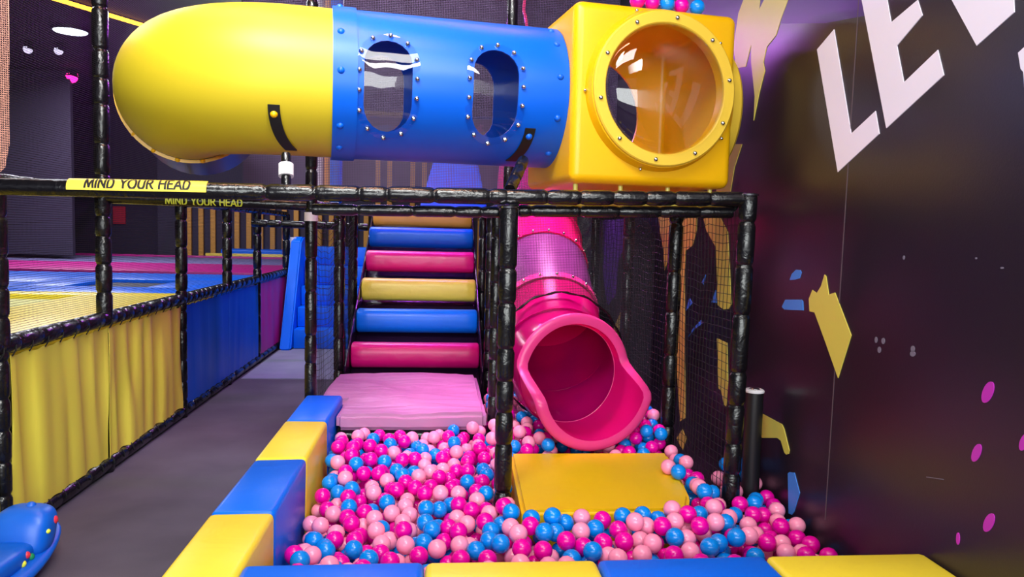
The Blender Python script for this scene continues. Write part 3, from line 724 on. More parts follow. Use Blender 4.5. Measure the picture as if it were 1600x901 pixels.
# yellow elbow turning to the back
ELs, ELr = 0.20, 0.535
path = []
for k in range(4): path.append(TP(U_L - ELs * k / 3, 0, 0))
CEN = TP(U_L - ELs, 0, 0) - TB * ELr
for k in range(1, 25):
    a = PI / 2 * k / 24; path.append(CEN + TB * ELr * math.cos(a) - TA * ELr * math.sin(a))
bm = bmesh.new(); ra = [TR - 0.003] * len(path); ao = sweep(bm, path, ra, 56, False); ai = sweep(bm, path, [r - 0.012 for r in ra], 56, False)
for e in (0, -1):
    for k in range(56): bm.faces.new((ao[e][k], ao[e][(k + 1) % 56], ai[e][(k + 1) % 56], ai[e][k]))
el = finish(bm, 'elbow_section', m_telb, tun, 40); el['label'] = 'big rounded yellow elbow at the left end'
bm = bmesh.new(); pe = path[-1]; de = (path[-1] - path[-2]).normalized()
ao = sweep(bm, [pe - de * 0.0, pe + de * 0.02], [TR + 0.016] * 2, 56, False); ai = sweep(bm, [pe - de * 0.0, pe + de * 0.02], [TR - 0.01] * 2, 56, False)
for e in (0, -1):
    for k in range(56): bm.faces.new((ao[e][k], ao[e][(k + 1) % 56], ai[e][(k + 1) % 56], ai[e][k]))
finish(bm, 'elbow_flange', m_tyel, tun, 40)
for k in range(6):
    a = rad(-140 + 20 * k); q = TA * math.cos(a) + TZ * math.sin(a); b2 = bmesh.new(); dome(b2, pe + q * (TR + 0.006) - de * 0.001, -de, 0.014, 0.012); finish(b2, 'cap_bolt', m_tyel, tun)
# grey continuing section beyond the elbow
bm = bmesh.new(); P = [pe + de * 0.021 + de * 0.1 * k + Vector((0, 0, -0.01 * k)) for k in range(6)]
ao = sweep(bm, P, [TR] * 6, 40, False); ai = sweep(bm, P, [TR - 0.012] * 6, 40, False)
for e in (0, -1):
    for k in range(40): bm.faces.new((ao[e][k], ao[e][(k + 1) % 40], ai[e][(k + 1) % 40], ai[e][k]))
o = finish(bm, 'rear_section', m_rear, tun, 40); o['label'] = 'smoky tube section behind the elbow'

# square box
BW, BH, BD = 0.865, 0.865, 0.80
BL = Vector((0.628, 3.625, 0)) ; BZ0 = 1.805
def BP(x, y, z): return BL + TA * x - TB * y + TZ * (BZ0 + z)
def box_local(x0, x1, y0, y1, z0, z1, r, seg=4):
    bm = bmesh.new(); vs = box(bm, x0, x1, y0, y1, z0, z1, r, seg)
    for v in bm.verts: v.co = BP(*v.co)
    return bm
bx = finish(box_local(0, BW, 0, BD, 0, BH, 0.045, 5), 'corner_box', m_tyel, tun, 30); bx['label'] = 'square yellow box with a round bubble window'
def disc_cut(c, ax, r, l, seg=56):
    bm = bmesh.new(); ax = ax.normalized(); sweep(bm, [c - ax * l / 2, c + ax * l / 2], [r, r], seg); return finish(bm, 'cutter', m_tyel)
RCx, RCz = BW * 0.525, BH * 0.535
RC = BP(RCx, 0, RCz)
cuts = [finish(box_local(0.02, BW - 0.02, 0.02, BD - 0.02, 0.02, BH - 0.02, 0.03, 3), 'cutter', m_tyel)]
boolean(bx, cuts)
cuts = [disc_cut(RC, TB, 0.315, 0.12), disc_cut(BP(0, BD / 2, 0.46), TA, 0.35, 0.12), disc_cut(BP(BW * 0.40, BD, BH * 0.52), TB, 0.335, 0.12)]
for c in cuts: boolean(bx, [c])
def ring_part(nm, c, ax, prof, m, parent, seg=64):
    """prof: closed list of (along axis, radius)"""
    ax = ax.normalized(); u, w = frame_of(ax); bm = bmesh.new()
    rg = [[bm.verts.new(c + ax * h + (u * math.cos(2 * PI * k / seg) + w * math.sin(2 * PI * k / seg)) * r) for k in range(seg)] for h, r in prof]
    for i in range(len(rg)):
        a, b = rg[i], rg[(i + 1) % len(rg)]
        for k in range(seg): bm.faces.new((a[k], a[(k + 1) % seg], b[(k + 1) % seg], b[k]))
    return finish(bm, nm, m, parent, 30)
ring_part('window_base', RC, TB, [(-0.002, 0.395), (0.008, 0.392), (0.045, 0.378), (0.045, 0.312), (-0.002, 0.312)], m_tyel, bx)
wr = ring_part('window_ring', RC, TB, [(0.0452, 0.372), (0.058, 0.372), (0.064, 0.366), (0.064, 0.318), (0.058, 0.312), (0.0452, 0.312)], m_tyel2, bx); wr['label'] = 'paler yellow ring round the bubble window'
bm = bmesh.new(); OPEN.append(bm); u, w = frame_of(TB); RR = 0.314
rg = []
for i in range(11):
    t = i / 11 * PI / 2; rg.append([bm.verts.new(RC + TB * (0.05 + 0.10 * math.sin(t)) + (u * math.cos(2 * PI * k / 56) + w * math.sin(2 * PI * k / 56)) * RR * math.cos(t)) for k in range(56)])
top = bm.verts.new(RC + TB * 0.15)
for a, b in zip(rg, rg[1:]):
    for k in range(56): bm.faces.new((a[k], a[(k + 1) % 56], b[(k + 1) % 56], b[k]))
for k in range(56): bm.faces.new((rg[-1][k], rg[-1][(k + 1) % 56], top))
o = finish(bm, 'bubble_window', m_clear2, bx, 60); o['label'] = 'clear round bubble window'
for k in range(10):
    a = 2 * PI * (k + 0.3) / 10; q = TA * math.cos(a) + TZ * math.sin(a); b2 = bmesh.new(); dome(b2, RC + q * 0.343 + TB * 0.064, TB, 0.0125, 0.012, 10); finish(b2, 'bolt', m_chrome, bx)
for k in range(5):
    a = 2 * PI * (k + 0.55) / 5; q = TA * math.cos(a) + TZ * math.sin(a); b2 = bmesh.new(); dome(b2, RC + q * 0.398 + TB * 0.012, (TB + q).normalized(), 0.009, 0.01, 10); finish(b2, 'bolt', m_chrome, bx)
RS = BP(BW, BD * 0.48, BH * 0.5)
so = ring_part('side_ring', RS, TA, [(-0.002, 0.375), (0.05, 0.365), (0.07, 0.345), (0.07, 0.27), (-0.002, 0.27)], m_tyel2, bx); so['label'] = 'round raised ring on the right side of the box'
for k in range(8):
    a = 2 * PI * k / 8; q = TB * math.cos(a) + TZ * math.sin(a); b2 = bmesh.new(); dome(b2, RS + q * 0.31 + TA * 0.071, TA, 0.0105, 0.01, 10); finish(b2, 'bolt', m_chrome, bx)
# brackets and props carrying box and tube
for x in (0.06, 0.30, 0.56, 0.80):
    for y in (0.10, 0.66):
        bm = bmesh.new(); c = BP(x, y, 0)
        sweep(bm, [Vector((c.x, c.y, BZ - 0.0)), Vector((c.x, c.y, BZ0 + 0.004))], [0.012, 0.012], 10); finish(bm, 'box_foot', m_pyel, tun)
for y in (0.10, 0.66):
    bm = bmesh.new(); a = BP(-0.02, y, -0.04); b = BP(BW + 0.02, y, -0.04); a.z = b.z = BZ + 0.005
    sweep(bm, [a, b], [0.016, 0.016], 10); finish(bm, 'box_rail', m_pyel, tun)
def strap(u_top, u_bot, a_top, a_bot, w, lbl, bolt_m, shift=0.0):
    bm = bmesh.new(); n = 16; R1, R2 = TR + 0.003, TR + 0.009; rows = []
    for k in range(n + 1):
        t = k / n; u = u_top + (u_bot - u_top) * t * t; a = rad(a_top + (a_bot - a_top) * t)
        rows.append([bm.verts.new(TP(u + e, a, r)) for e, r in ((-w / 2, R1), (w / 2, R1), (w / 2, R2), (-w / 2, R2))])
    for a, b in zip(rows, rows[1:]):
        for j in range(4): bm.faces.new((a[j], a[(j + 1) % 4], b[(j + 1) % 4], b[j]))
    bm.faces.new(rows[0]); bm.faces.new(rows[-1])
    o = finish(bm, 'strap', m_blackflat, tun, 50); o['label'] = lbl
    a = rad(a_top - 7); q = TB * math.cos(a) + TZ * math.sin(a); b2 = bmesh.new(); dome(b2, TP(u_top, a, TR + 0.01), q, 0.017, 0.013, 12); finish(b2, 'strap_bolt', bolt_m, o)
strap(-1.36, -1.29, -27, -70, 0.052, 'black strap down the yellow elbow', m_tyel)
strap(-0.165, -0.215, -33, -70, 0.052, 'black strap down the right end of the blue tube', m_tblu)
def prop(px0, py0, Y0, px1, py1, Y1, r, lbl):
    a = at(px0, py0, Y=Y0); b = at(px1, py1, Y=Y1); o = finish(wrinkle_pipe(b, a, r, RNG, 0.09), 'support_post', m_black, tun, 50); o['label'] = lbl; return a, b, o
a, b, o = prop(447, 240, 3.50, 447, 292, 3.44, 0.021, 'short black prop under the yellow elbow')
bm = bmesh.new(); m1 = a.lerp(b, 0.33); m2 = a.lerp(b, 0.68); sweep(bm, [m1, m2], [0.033, 0.033], 16); q = finish(bm, 'paper_tag', m_white, o); q['label'] = 'white paper tag wrapped round the prop'
prop(818, 250, 3.70, 797, 296, 3.44, 0.028, 'leaning black prop under the blue tube')

# ------------------------------------------------------------ capped stub post by the wall
t = empty('stub_post', 'short black padded post with a white cap ring beside the dark wall', 'post')
bm = bmesh.new(); sweep(bm, [(1.565, 3.55, 0), (1.565, 3.55, 0.80)], [0.044, 0.044], 24); finish(bm, 'sleeve', m_stub, t)
bm = bmesh.new(); sweep(bm, [(1.565, 3.55, 0.8), (1.565, 3.55, 0.808), (1.565, 3.55, 0.815)], [0.047, 0.048, 0.04], 24); o = finish(bm, 'cap_ring', m_white, t); o['label'] = 'white cap ring'
bm = bmesh.new(); sweep(bm, [(1.565, 3.55, 0.8152), (1.565, 3.55, 0.818)], [0.026, 0.024], 20); finish(bm, 'pipe_core', m_chrome, t)

# ------------------------------------------------------------ fence of the trampoline hall
FX = -2.05
fence = empty('padded_fence', 'black padded fence with yellow, blue and magenta cloth panels along the aisle', 'fence')
RZ = 0.965
beam((FX, 2.6, RZ), (FX, 10.5, RZ), 0.046, fence, step=0.16, name='top_rail')
beam((FX, 2.6, 0.05), (FX, 10.45, 0.05), 0.042, fence, step=0.3, name='bottom_rail')
for y, full in ((3.74, 1), (4.87, 0), (6.28, 1), (7.6, 0), (8.83, 1), (10.47, 1)):
    r = 0.046 if y < 9 else 0.05
    o = finish(wrinkle_pipe((FX, y, RZ - 0.01), (FX, y, 4.3 if y == 4.87 else 1.74), r, RNG, 0.17), 'post', m_black, fence, 50)
    if full: finish(wrinkle_pipe((FX, y, 0.0), (FX, y, RZ - 0.03), 0.04, RNG, 0.2), 'lower_post', m_black, fence, 50)
    else:
        finish(wrinkle_pipe((FX, y, 0.0), (FX, y, 0.07), 0.045, RNG, 0.2), 'lower_post', m_black, fence, 50)
beam((FX, 3.45, 1.74), (FX, 10.5, 1.74), 0.034, fence, name='upper_rail')
def curtain(y0, y1, m, lb, folds, amp, seed, tuck=0.0):
    rng = random.Random(seed); bm = bmesh.new(); nu, nv = 90, 14; z0, z1 = 0.085, RZ - 0.05
    ph = [(rng.uniform(3, 15), rng.uniform(0, 6), rng.uniform(0.3, 1)) for _ in range(folds)]
    g = []
    for side in (0, 1):
        rows = []
        for i in range(nu + 1):
            s = i / nu; y = y0 + (y1 - y0) * s; row = []
            for j in range(nv + 1):
                t = j / nv
                w = sum(a * math.sin(f * (y * 2.1 + 0.15 * t * (1 if a > 0.6 else -1)) + p) for f, p, a in ph) / max(1, len(ph))
                w = math.copysign(abs(w) ** 0.7, w)
                scal = 0.010 * abs(math.sin(s * PI * round((y1 - y0) / 0.16)))
                z = z0 + scal + (z1 - scal - z0 - scal) * t
                row.append(bm.verts.new((FX + 0.018 + amp * w * (0.35 + 0.65 * math.sin(PI * min(1, t * 0.9 + 0.1)) ) - 0.003 * side, y, z)))
            rows.append(row)
        g.append(rows)
        for i in range(nu):
            for j in range(nv): bm.faces.new((rows[i][j], rows[i + 1][j], rows[i + 1][j + 1], rows[i][j + 1]))
    for i in range(nu):
        for j in (0, nv): bm.faces.new((g[0][i][j], g[0][i + 1][j], g[1][i + 1][j], g[1][i][j]))
    for j in range(nv):
        for i in (0, nu): bm.faces.new((g[0][i][j], g[0][i][j + 1], g[1][i][j + 1], g[1][i][j]))
    o = finish(bm, 'cloth_panel', m, fence, 80); o['label'] = lb
    n = round((y1 - y0) / 0.16)
    for k in range(n + 1):
        if y0 > 6.5: break
        y = y0 + (y1 - y0) * k / n
        for zc, zz in ((0.10, 0.05), (RZ - 0.055, RZ)):
            b2 = bmesh.new(); sweep(b2, [(FX + 0.03, y, zc), (FX + 0.045, y + 0.004, (zc + zz) / 2), (FX + 0.045, y + 0.008, zz)], [0.0035] * 3, 6); finish(b2, 'cable_tie', m_rope, o)
curtain(2.65, 3.69, m_fyel, 'yellow cloth panel at the near end', 5, 0.03, 3)
curtain(3.79, 4.86, m_fyel, 'smooth yellow cloth panel', 5, 0.03, 5)
curtain(4.87, 6.23, m_fyel, 'folded yellow cloth panel', 6, 0.06, 8)
curtain(6.33, 7.59, m_fblu, 'blue cloth panel', 3, 0.012, 11); curtain(7.60, 8.78, m_fblu, 'darker blue cloth panel', 3, 0.012, 14)
curtain(8.89, 10.40, m_fmag, 'magenta cloth panel at the far end', 3, 0.014, 17)
sheet('fine_net', [(FX - 0.01, 2.6, RZ + 0.03), (FX - 0.01, 10.45, RZ + 0.03), (FX - 0.01, 10.45, 1.72), (FX - 0.01, 2.6, 1.72)], n_fence, fence, 'fine black safety net above the rail')
sheet('fine_net', [(FX - 0.01, 3.74, 1.76), (FX - 0.01, 8.2, 1.76), (FX - 0.01, 8.2, 4.3), (FX - 0.01, 3.74, 4.3)], n_fence, fence, 'fine black safety net above the beam')

# net strip at the left edge, pink light put into its colour
tag(sheet('net_banner', [at(-60, -40, Y=3.9), at(14, -40, Y=3.9), at(15, 225, Y=3.9), at(8, 262, Y=3.9), at(-3, 272, Y=3.9), at(-60, 272, Y=3.9)], n_pch, None), 'net strip with pink light put into its colour, hanging at the left edge, above the beam', 'net')

# ------------------------------------------------------------ trampolines
def tramp(x0, x1, y0, y1, w, mpad, mbed, label, z=0.90, far=None, right=None, near=None):
    t = empty('trampoline', label, 'trampoline', 'trampolines in the hall behind the fence')
    wf = far or w; wr_ = right or w; wn = near or w; e = 0.004
    for nm, b in (('edge_pad', (x0, x1, y0, y0 + wn)), ('edge_pad', (x0, x1, y1 - wf, y1)), ('edge_pad', (x0, x0 + w, y0 + wn + e, y1 - wf - e)), ('edge_pad', (x1 - wr_, x1, y0 + wn + e, y1 - wf - e))):
        bm = bmesh.new(); box(bm, b[0], b[1], b[2], b[3], z - 0.07, z, 0.018, 2); finish(bm, nm, mpad, t)
    bm = bmesh.new(); box(bm, x0 + w, x1 - wr_, y0 + wn, y1 - wf, z - 0.06, z - 0.045); finish(bm, 'jump_bed', mbed, t)
    bm = bmesh.new(); box(bm, x0 + 0.02, x1 - 0.02, y0 + 0.02, y1 - 0.02, 0, z - 0.5); box(bm, x0 + 0.02, x0 + 0.06, y0 + 0.02, y1 - 0.02, 0, z - 0.07); box(bm, x1 - 0.06, x1 - 0.02, y0 + 0.02, y1 - 0.02, 0, z - 0.07); box(bm, x0 + 0.06, x1 - 0.06, y0 + 0.02, y0 + 0.06, 0, z - 0.07); box(bm, x0 + 0.06, x1 - 0.06, y1 - 0.06, y1 - 0.02, 0, z - 0.07)
    finish(bm, 'bed_frame', m_blackflat, t)
    return t
tramp(-7.2, -2.16, 3.0, 7.55, 0.45, m_yel, m_bed3, 'trampoline with yellow pads nearest the fence corner', right=1.1, far=0.3)
tramp(-4.4, -2.16, 7.57, 10.65, 0.5, m_blu, m_bed, 'small trampoline with wide blue pads by the far fence', right=0.9, near=0.7, far=1.2)
tramp(-9.6, -4.42, 7.57, 10.65, 0.32, m_blu, m_bed, 'long trampoline with blue pads and a black bed', far=1.85, near=0.14)
tramp(-9.6, -2.3, 11.25, 17.5, 0.5, m_fmag, m_bed2, 'large trampoline with magenta pads and a lilac bed', near=2.4, far=0.1)
bm = bmesh.new(); box(bm, -4.9, -1.9, 17.6, 18.1, 0, 1.06, 0.05, 3); tag(finish(bm, 'padded_barrier', m_blu), 'low blue padded barrier before the golden slats', 'barrier')
bm = bmesh.new(); box(bm, -5.2, -2.0, 17.52, 17.58, 0, 0.96, 0.01, 2); tag(finish(bm, 'padded_kerb', m_cream), 'low pale yellow kerb before the blue barrier', 'kerb')
# golden slats
sl = empty('slat_screen', 'screen of upright golden slats on the dark back wall', 'screen')
bm = bmesh.new(); box(bm, -6.6, 1.3, 18.6, 18.66, 0, 3.4); o = finish(bm, 'backboard', m_dark, sl, smooth=False)
for k in range(26):
    x = -5.93 + k * 0.275
    bm = bmesh.new(); box(bm, x, x + 0.115, 18.52, 18.6, 0.0, 3.3 if k in (16, 17, 19, 20) else 2.1, 0.008, 1); finish(bm, 'slat', m_slat, sl)
# dark partition and red sign
bm = bmesh.new(); box(bm, -11.9, at(114, 390, Y=15.5).x, 15.5, 15.6, 0.93, 4.45); tag(finish(bm, 'partition', m_dark, None, smooth=False), 'dark purple partition behind the trampolines at the far left', 'partition')
p = at(175, 322, Y=19.9); q = at(195, 350, Y=19.9)
bm = bmesh.new(); box(bm, p.x, q.x, 19.93, 19.99, q.z, p.z, 0.01, 1); tag(finish(bm, 'wall_sign', m_red), 'small red square sign on the dark back wall', 'sign')
# pale carpet
bm = bmesh.new(); box(bm, -1.99, -0.85, 7.88, 11.0, 0.0, 0.008); carpet(m_carp2, (118, 120, 146), (150, 152, 176))
tag(finish(bm, 'carpet_runner', m_carp2, smooth=False), 'pale grey carpet area at the far end of the aisle', 'carpet')

# ------------------------------------------------------------ blue padded stairs
st = empty('padded_stairs', 'blue padded stairs at the far end of the aisle', 'stairs')
for k in range(5):
    bm = bmesh.new(); box(bm, -1.84, -0.76, 9.85 + 0.27 * k, 11.4, 0.26 * k + 0.002 + (0.008 if k == 0 else 0), 0.26 * (k + 1), 0.018, 2); finish(bm, 'step', m_blu, st)
bm = bmesh.new()
pts = [Vector((-1.985, 9.70, 0.008)), Vector((-1.985, 11.4, 0.008)), Vector((-1.985, 11.4, 1.42)), Vector((-1.985, 10.62, 1.44)), Vector((-1.985, 10.45, 1.38))]
poly_prism(bm, pts, Vector((0.14, 0, 0))); bmesh.ops.bevel(bm, geom=list(bm.edges), offset=0.02, segments=3, affect='EDGES'); finish(bm, 'side_wall', m_blu, st)
bm = bmesh.new(); sweep(bm, [(-1.99, 10.60, 1.28), (-1.99, 10.60, 1.43)], [0.06, 0.06], 14); tag(finish(bm, 'post_cushion', m_white), 'white cushion round the fence end by the blue stairs', 'cushion')

# ------------------------------------------------------------ things on the upper level behind
for x0, w, mm, lb in ((497, 0.095, m_white, 'white hanging padded bolster behind the tunnel'), (511, 0.06, m_orng, 'narrow orange hanging padded bolster behind the tunnel'), (525, 0.12, m_blu, 'blue hanging padded bolster behind the tunnel')):
    x = at(x0, 270, Y=7.5).x; bm = bmesh.new(); sweep(bm, [(x, 7.5, 1.80), (x, 7.5, 1.82), (x, 7.5, 4.47), (x, 7.5, 4.5)], [w * 0.35, w / 2, w / 2, w * 0.4], 18)
    tag(finish(bm, 'hanging_bolster', mm), lb, 'bolster', 'hanging bolsters')
dk = empty('upper_deck', 'dark padded upper deck at the top of the rollers', 'deck')
bm = bmesh.new(); box(bm, -0.78, 1.3, 8.6, 10.6, 1.72, 1.80, 0.01, 1); finish(bm, 'deck_board', m_dkv, dk)
for x, y in ((-0.7, 8.7), (1.2, 8.7), (-0.7, 10.5), (1.2, 10.5)): finish(wrinkle_pipe((x, y, 0), (x, y, 1.72), 0.04, RNG), 'deck_leg', m_black, dk)
a = at(655, 300, Y=9.2); b = at(762, 300, Y=9.2); c = at(738, 205, Y=9.6); d = at(690, 205, Y=9.6)
bm = bmesh.new(); vs = [bm.verts.new(p) for p in ((a.x, 9.1, 1.80), (b.x, 9.1, 1.80), (c.x, 9.5, 2.75), (d.x, 9.5, 2.75), (a.x, 9.8, 1.80), (b.x, 9.8, 1.80), (c.x, 9.8, 2.75), (d.x, 9.8, 2.75))]
for f in ((0, 1, 2, 3), (5, 4, 7, 6), (1, 5, 6, 2), (4, 0, 3, 7), (3, 2, 6, 7), (4, 5, 1, 0)): bm.faces.new([vs[i] for i in f])
bmesh.ops.bevel(bm, geom=list(bm.edges), offset=0.02, segments=2, affect='EDGES')
tag(finish(bm, 'climbing_wedge', m_blu), 'tall blue padded wedge on the upper deck', 'wedge')

# ------------------------------------------------------------ ceiling fittings
m_lamp = mat('lamp_glow', (225, 240, 255), 0.4, emit=4.0); m_led = mat('orange_led', (255, 170, 40), 0.4, emit=5.0); m_spot = mat('pink_spot_glow', (255, 40, 150), 0.4, emit=3.0)
m_spotw = mat('white_spot_glow', (230, 225, 255), 0.4, emit=0.9)
t = empty('ceiling_lamp', 'round white ceiling lamp left of the yellow elbow', 'lamp'); c = at(110, 47, Z=4.47)
bm = bmesh.new(); sweep(bm, [(c.x, c.y, 4.499), (c.x, c.y, 4.45)], [0.26, 0.25], 32); finish(bm, 'lamp_housing', m_blackflat, t)
bm = bmesh.new(); sweep(bm, [(c.x, c.y, 4.4495), (c.x, c.y, 4.44)], [0.235, 0.225], 32); finish(bm, 'diffuser', m_lamp, t)
a = at(20, -22, Z=4.46); b = at(232, 42, Z=4.46)
t = empty('led_strip', 'glowing orange light strip along the ceiling at upper left', 'light strip')
bm = bmesh.new(); sweep(bm, [a, b], [0.03, 0.03], 8); finish(bm, 'light_tube', m_led, t)
bm = bmesh.new(); sweep(bm, [a + Vector((0, 0, 0.028)), b + Vector((0, 0, 0.028))], [0.02, 0.02], 6); finish(bm, 'mounting_rail', m_blackflat, t)
for (x, y), mm, r, lb in (((45, 78), m_spotw, 0.07, 'small round white ceiling spotlight, left one of two'), ((93, 80), m_spotw, 0.07, 'small round white ceiling spotlight, right one of two'), ((112, 121), m_spot, 0.12, 'pink glowing ceiling spotlight below the two white ones')):
    c = at(x, y, Z=4.36); t = empty('spotlight', lb, 'spotlight', 'ceiling spotlights')
    bm = bmesh.new(); sweep(bm, [(c.x, c.y, 4.5), (c.x, c.y - 0.02, 4.36)], [r * 0.7, r * 1.05], 16); finish(bm, 'can', m_blackflat, t)
    bm = bmesh.new(); dome(bm, (c.x, c.y - 0.03, 4.36), (0.3, -0.8, -0.5), r, r * 0.9, 14); finish(bm, 'lens', mm, t)
t = empty('neon_tube', 'pink neon cable hanging above the right end of the blue tube', 'neon light')
bm = bmesh.new(); P = [at(x, y, Y=5.9) for x, y in ((821, -60), (820, 0), (818, 15), (822, 30), (824, 60))]; sweep(bm, P, [0.012] * 5, 6); finish(bm, 'cord', mat('pink_neon', (235, 40, 110), 0.4, emit=0.6), t)

# ------------------------------------------------------------ blue rocking toy in the corner
toy = empty('rocking_toy', 'blue plastic rocking toy with coloured spots in the near left corner', 'ride-on toy')
def blob(fn, nu=40, nv=24):
    bm = bmesh.new(); rows = []
    for j in range(1, nv):
        th = PI * j / nv; rows.append([bm.verts.new(fn(th, 2 * PI * i / nu)) for i in range(nu)])
    t0 = bm.verts.new(fn(0, 0)); t1 = bm.verts.new(fn(PI, 0))
    for a, b in zip(rows, rows[1:]):
        for i in range(nu): bm.faces.new((a[i], a[(i + 1) % nu], b[(i + 1) % nu], b[i]))
    for i in range(nu): bm.faces.new((t0, rows[0][(i + 1) % nu], rows[0][i])); bm.faces.new((t1, rows[-1][i], rows[-1][(i + 1) % nu]))
    return bm
def sp(v, e): return math.copysign(abs(v) ** e, v)
OX, OY = -1.838, 3.18
ca, sa_ = math.cos(rad(87)), math.sin(rad(87))
def TT(x, y, z): return Vector((OX + x * ca - y * sa_, OY + x * sa_ + y * ca, z))
def boat(th, ph):
    x = 0.50 * sp(math.sin(th), 0.8) * sp(math.cos(ph), 0.8); y = 0.145 * sp(math.sin(th), 0.8) * sp(math.sin(ph), 0.8); z = 0.045 * math.cos(th) + 0.047 + 0.10 * (x / 0.5) ** 2
    return TT(x, y, z)
finish(blob(boat), 'rocker_base', m_toy, toy, 80)
def back(th, ph):
    x = 0.085 * sp(math.sin(th), 0.6) * sp(math.cos(ph), 0.7); y = 0.125 * sp(math.sin(th), 0.6) * sp(math.sin(ph), 0.7); z = 0.105 * sp(math.cos(th), 0.6)
    return TT(0.30 + x + z * 0.3, y, 0.175 + z)
finish(blob(back), 'backrest', m_toy, toy, 80)
def seat(th, ph):
    x = 0.24 * sp(math.sin(th), 0.6) * sp(math.cos(ph), 0.7); y = 0.10 * sp(math.sin(th), 0.6) * sp(math.sin(ph), 0.7); z = 0.05 * sp(math.cos(th), 0.7)
    return TT(0.06 + x, y, 0.115 + z)
finish(blob(seat), 'seat', m_toy, toy, 80)
def front(th, ph):
    x = 0.07 * sp(math.sin(th), 0.6) * sp(math.cos(ph), 0.7); y = 0.11 * sp(math.sin(th), 0.6) * sp(math.sin(ph), 0.7); z = 0.09 * sp(math.cos(th), 0.6)
    return TT(-0.30 + x - z * 0.3, y, 0.17 + z)
finish(blob(front), 'front_hump', m_toy, toy, 80)
bm = bmesh.new(); dome(bm, TT(0.34, -0.01, 0.278), (0, 0, 1), 0.022, 0.016, 14); finish(bm, 'knob', m_toy, toy)
bm = bmesh.new(); sweep(bm, [TT(-0.12, -0.13, 0.24), TT(-0.12, 0.13, 0.24)], [0.014, 0.014], 12); sweep(bm, [TT(-0.12, 0, 0.12), TT(-0.12, 0, 0.24)], [0.028, 0.02], 12); finish(bm, 'handle', m_toy, toy)
# spots lie on the sides of backrest and seat
for xx, zz, hump, r, mm, lb in ((0.02, 0.04, 'b', 0.020, m_red, 'red spot'), (-0.03, 0.01, 'b', 0.012, m_stkt, 'yellow spot'), (0.10, 0.01, 's', 0.016, m_red, 'red spot'), (0.13, -0.01, 's', 0.016, m_green, 'green spot'), (0.07, -0.015, 's', 0.016, m_stkt, 'yellow spot')):
    if hump == 'b': c = TT(0.30 + xx + zz * 0.3, -0.118, 0.175 + zz)
    else: c = TT(0.06 + xx, -0.094, 0.115 + zz)
    nn = TT(0, -1, 0.15) - TT(0, 0, 0); bm = bmesh.new(); dome(bm, c, nn, r, 0.012, 14); o = finish(bm, 'spot', mm, toy); o['label'] = lb

# ------------------------------------------------------------ balls
BRD = 0.0375; D = 2 * BRD
def top_h(x, y):
    def ss(t): t = max(0, min(1, t)); return t * t * (3 - 2 * t)
    h = 0.325 + 0.075 * ss((y - 3.2) / 1.1) + 0.07 * ss((x + 0.1) / 0.4) * ss((y - 3.5) / 0.9)
    h += 0.10 * ss((x - 0.16) / 0.22) * ss((1.4 - x) / 0.25) * ss((y - 2.6) / 0.35) * (1 if y < 3.3 else ss((3.6 - y) / 0.3))
    h += 0.03 * math.sin(x * 5.1 + 1) * math.sin(y * 4.3)
    h += 0.05 * ss((x - 1.1) / 0.15) * ss((y - 3.3) / 0.4)
    return h
cyls = [(0.313, 3.40, 0.045), (1.40, 3.40, 0.045), (1.35, 4.25, 0.045), (1.35, 5.3, 0.045), (0.345, 4.5, 0.038), (0.405, 5.9, 0.04), (1.565, 3.55, 0.048)]
matp = pl
def in_poly(x, y, P, m):
    # distance-aware inside test of convex polygon, ccw
    for i in range(len(P)):
        ax, ay = P[i]; bx_, by = P[(i + 1) % len(P)]; ex, ey = bx_ - ax, by - ay; l = math.hypot(ex, ey)
        if (ex * (y - ay) - ey * (x - ax)) / l < -m: return False
    return True
def allowed(x, y):
    if x < BX1 + BRD + 0.006 or y < 2.362 + BRD + 0.006: return False
    if y > 4.44 - BRD - 0.004 and x < 0.315 + BRD + 0.004 + 0.0: return False
    if y > 5.45 or x > WX - BRD - 0.008: return False
    if x > 1.355 - BRD and y > 3.42 and x < 1.43: return False
    if x > 1.40 and y > 3.75: return False
    if in_poly(x, y, matp, BRD + 0.004): return False
    if y > 3.98 and ((x - 0.83) ** 2) < 0.15 ** 2 and y < 4.6: return False
    for cx, cy, r in cyls:
        if (x - cx) ** 2 + (y - cy) ** 2 < (r + BRD + 0.003) ** 2: return False
    return True
def slide_hit(x, y, z):
    p = Vector((x, y, z))
    if 3.9 < y < 4.45:
        v = p - A0; t = v.dot(AX); rr_ = (v - AX * t).length
        if -0.1 < t < 0.38 and 0.2 < rr_ < Ri + 0.075 + BRD: return True
        if -0.1 < t < 0.36 and rr_ <= 0.2: return True
    if y >= 4.3:
        for c in CL[::2]:
            if c.y < 5.6 and (c - p).length < 0.342 + BRD: return True
    return False
rb = random.Random(21); cell = D; grid = {}; balls = []
def rest(x, y):
    z = BRD + 0.001; gx, gy = int(x / cell + 100), int(y / cell + 100)
    for i in (-1, 0, 1):
        for j in (-1, 0, 1):
            for (bx_, by, bz) in grid.get((gx + i, gy + j), ()):
                d2 = (bx_ - x) ** 2 + (by - y) ** 2
                if d2 < D * D: z = max(z, bz + math.sqrt(D * D - d2) + 0.0003)
    return z
fails = 0
while fails < 60 and len(balls) < 4200:
    best = None
    for _ in range(22):
        x = rb.uniform(BX1, WX); y = rb.uniform(2.36, 5.45)
        if not allowed(x, y): continue
        z = rest(x, y); m_ = z + BRD - top_h(x, y)
        if z > 0.22 and y > 3.8 and x > 0.3 and slide_hit(x, y, z): continue
        if best is None or z < best[2]:
            if m_ <= 0.006: best = (x, y, z)
    if best is None: fails += 1; continue
    fails = 0; balls.append(best); grid.setdefault((int(best[0] / cell + 100), int(best[1] / cell + 100)), []).append(best)
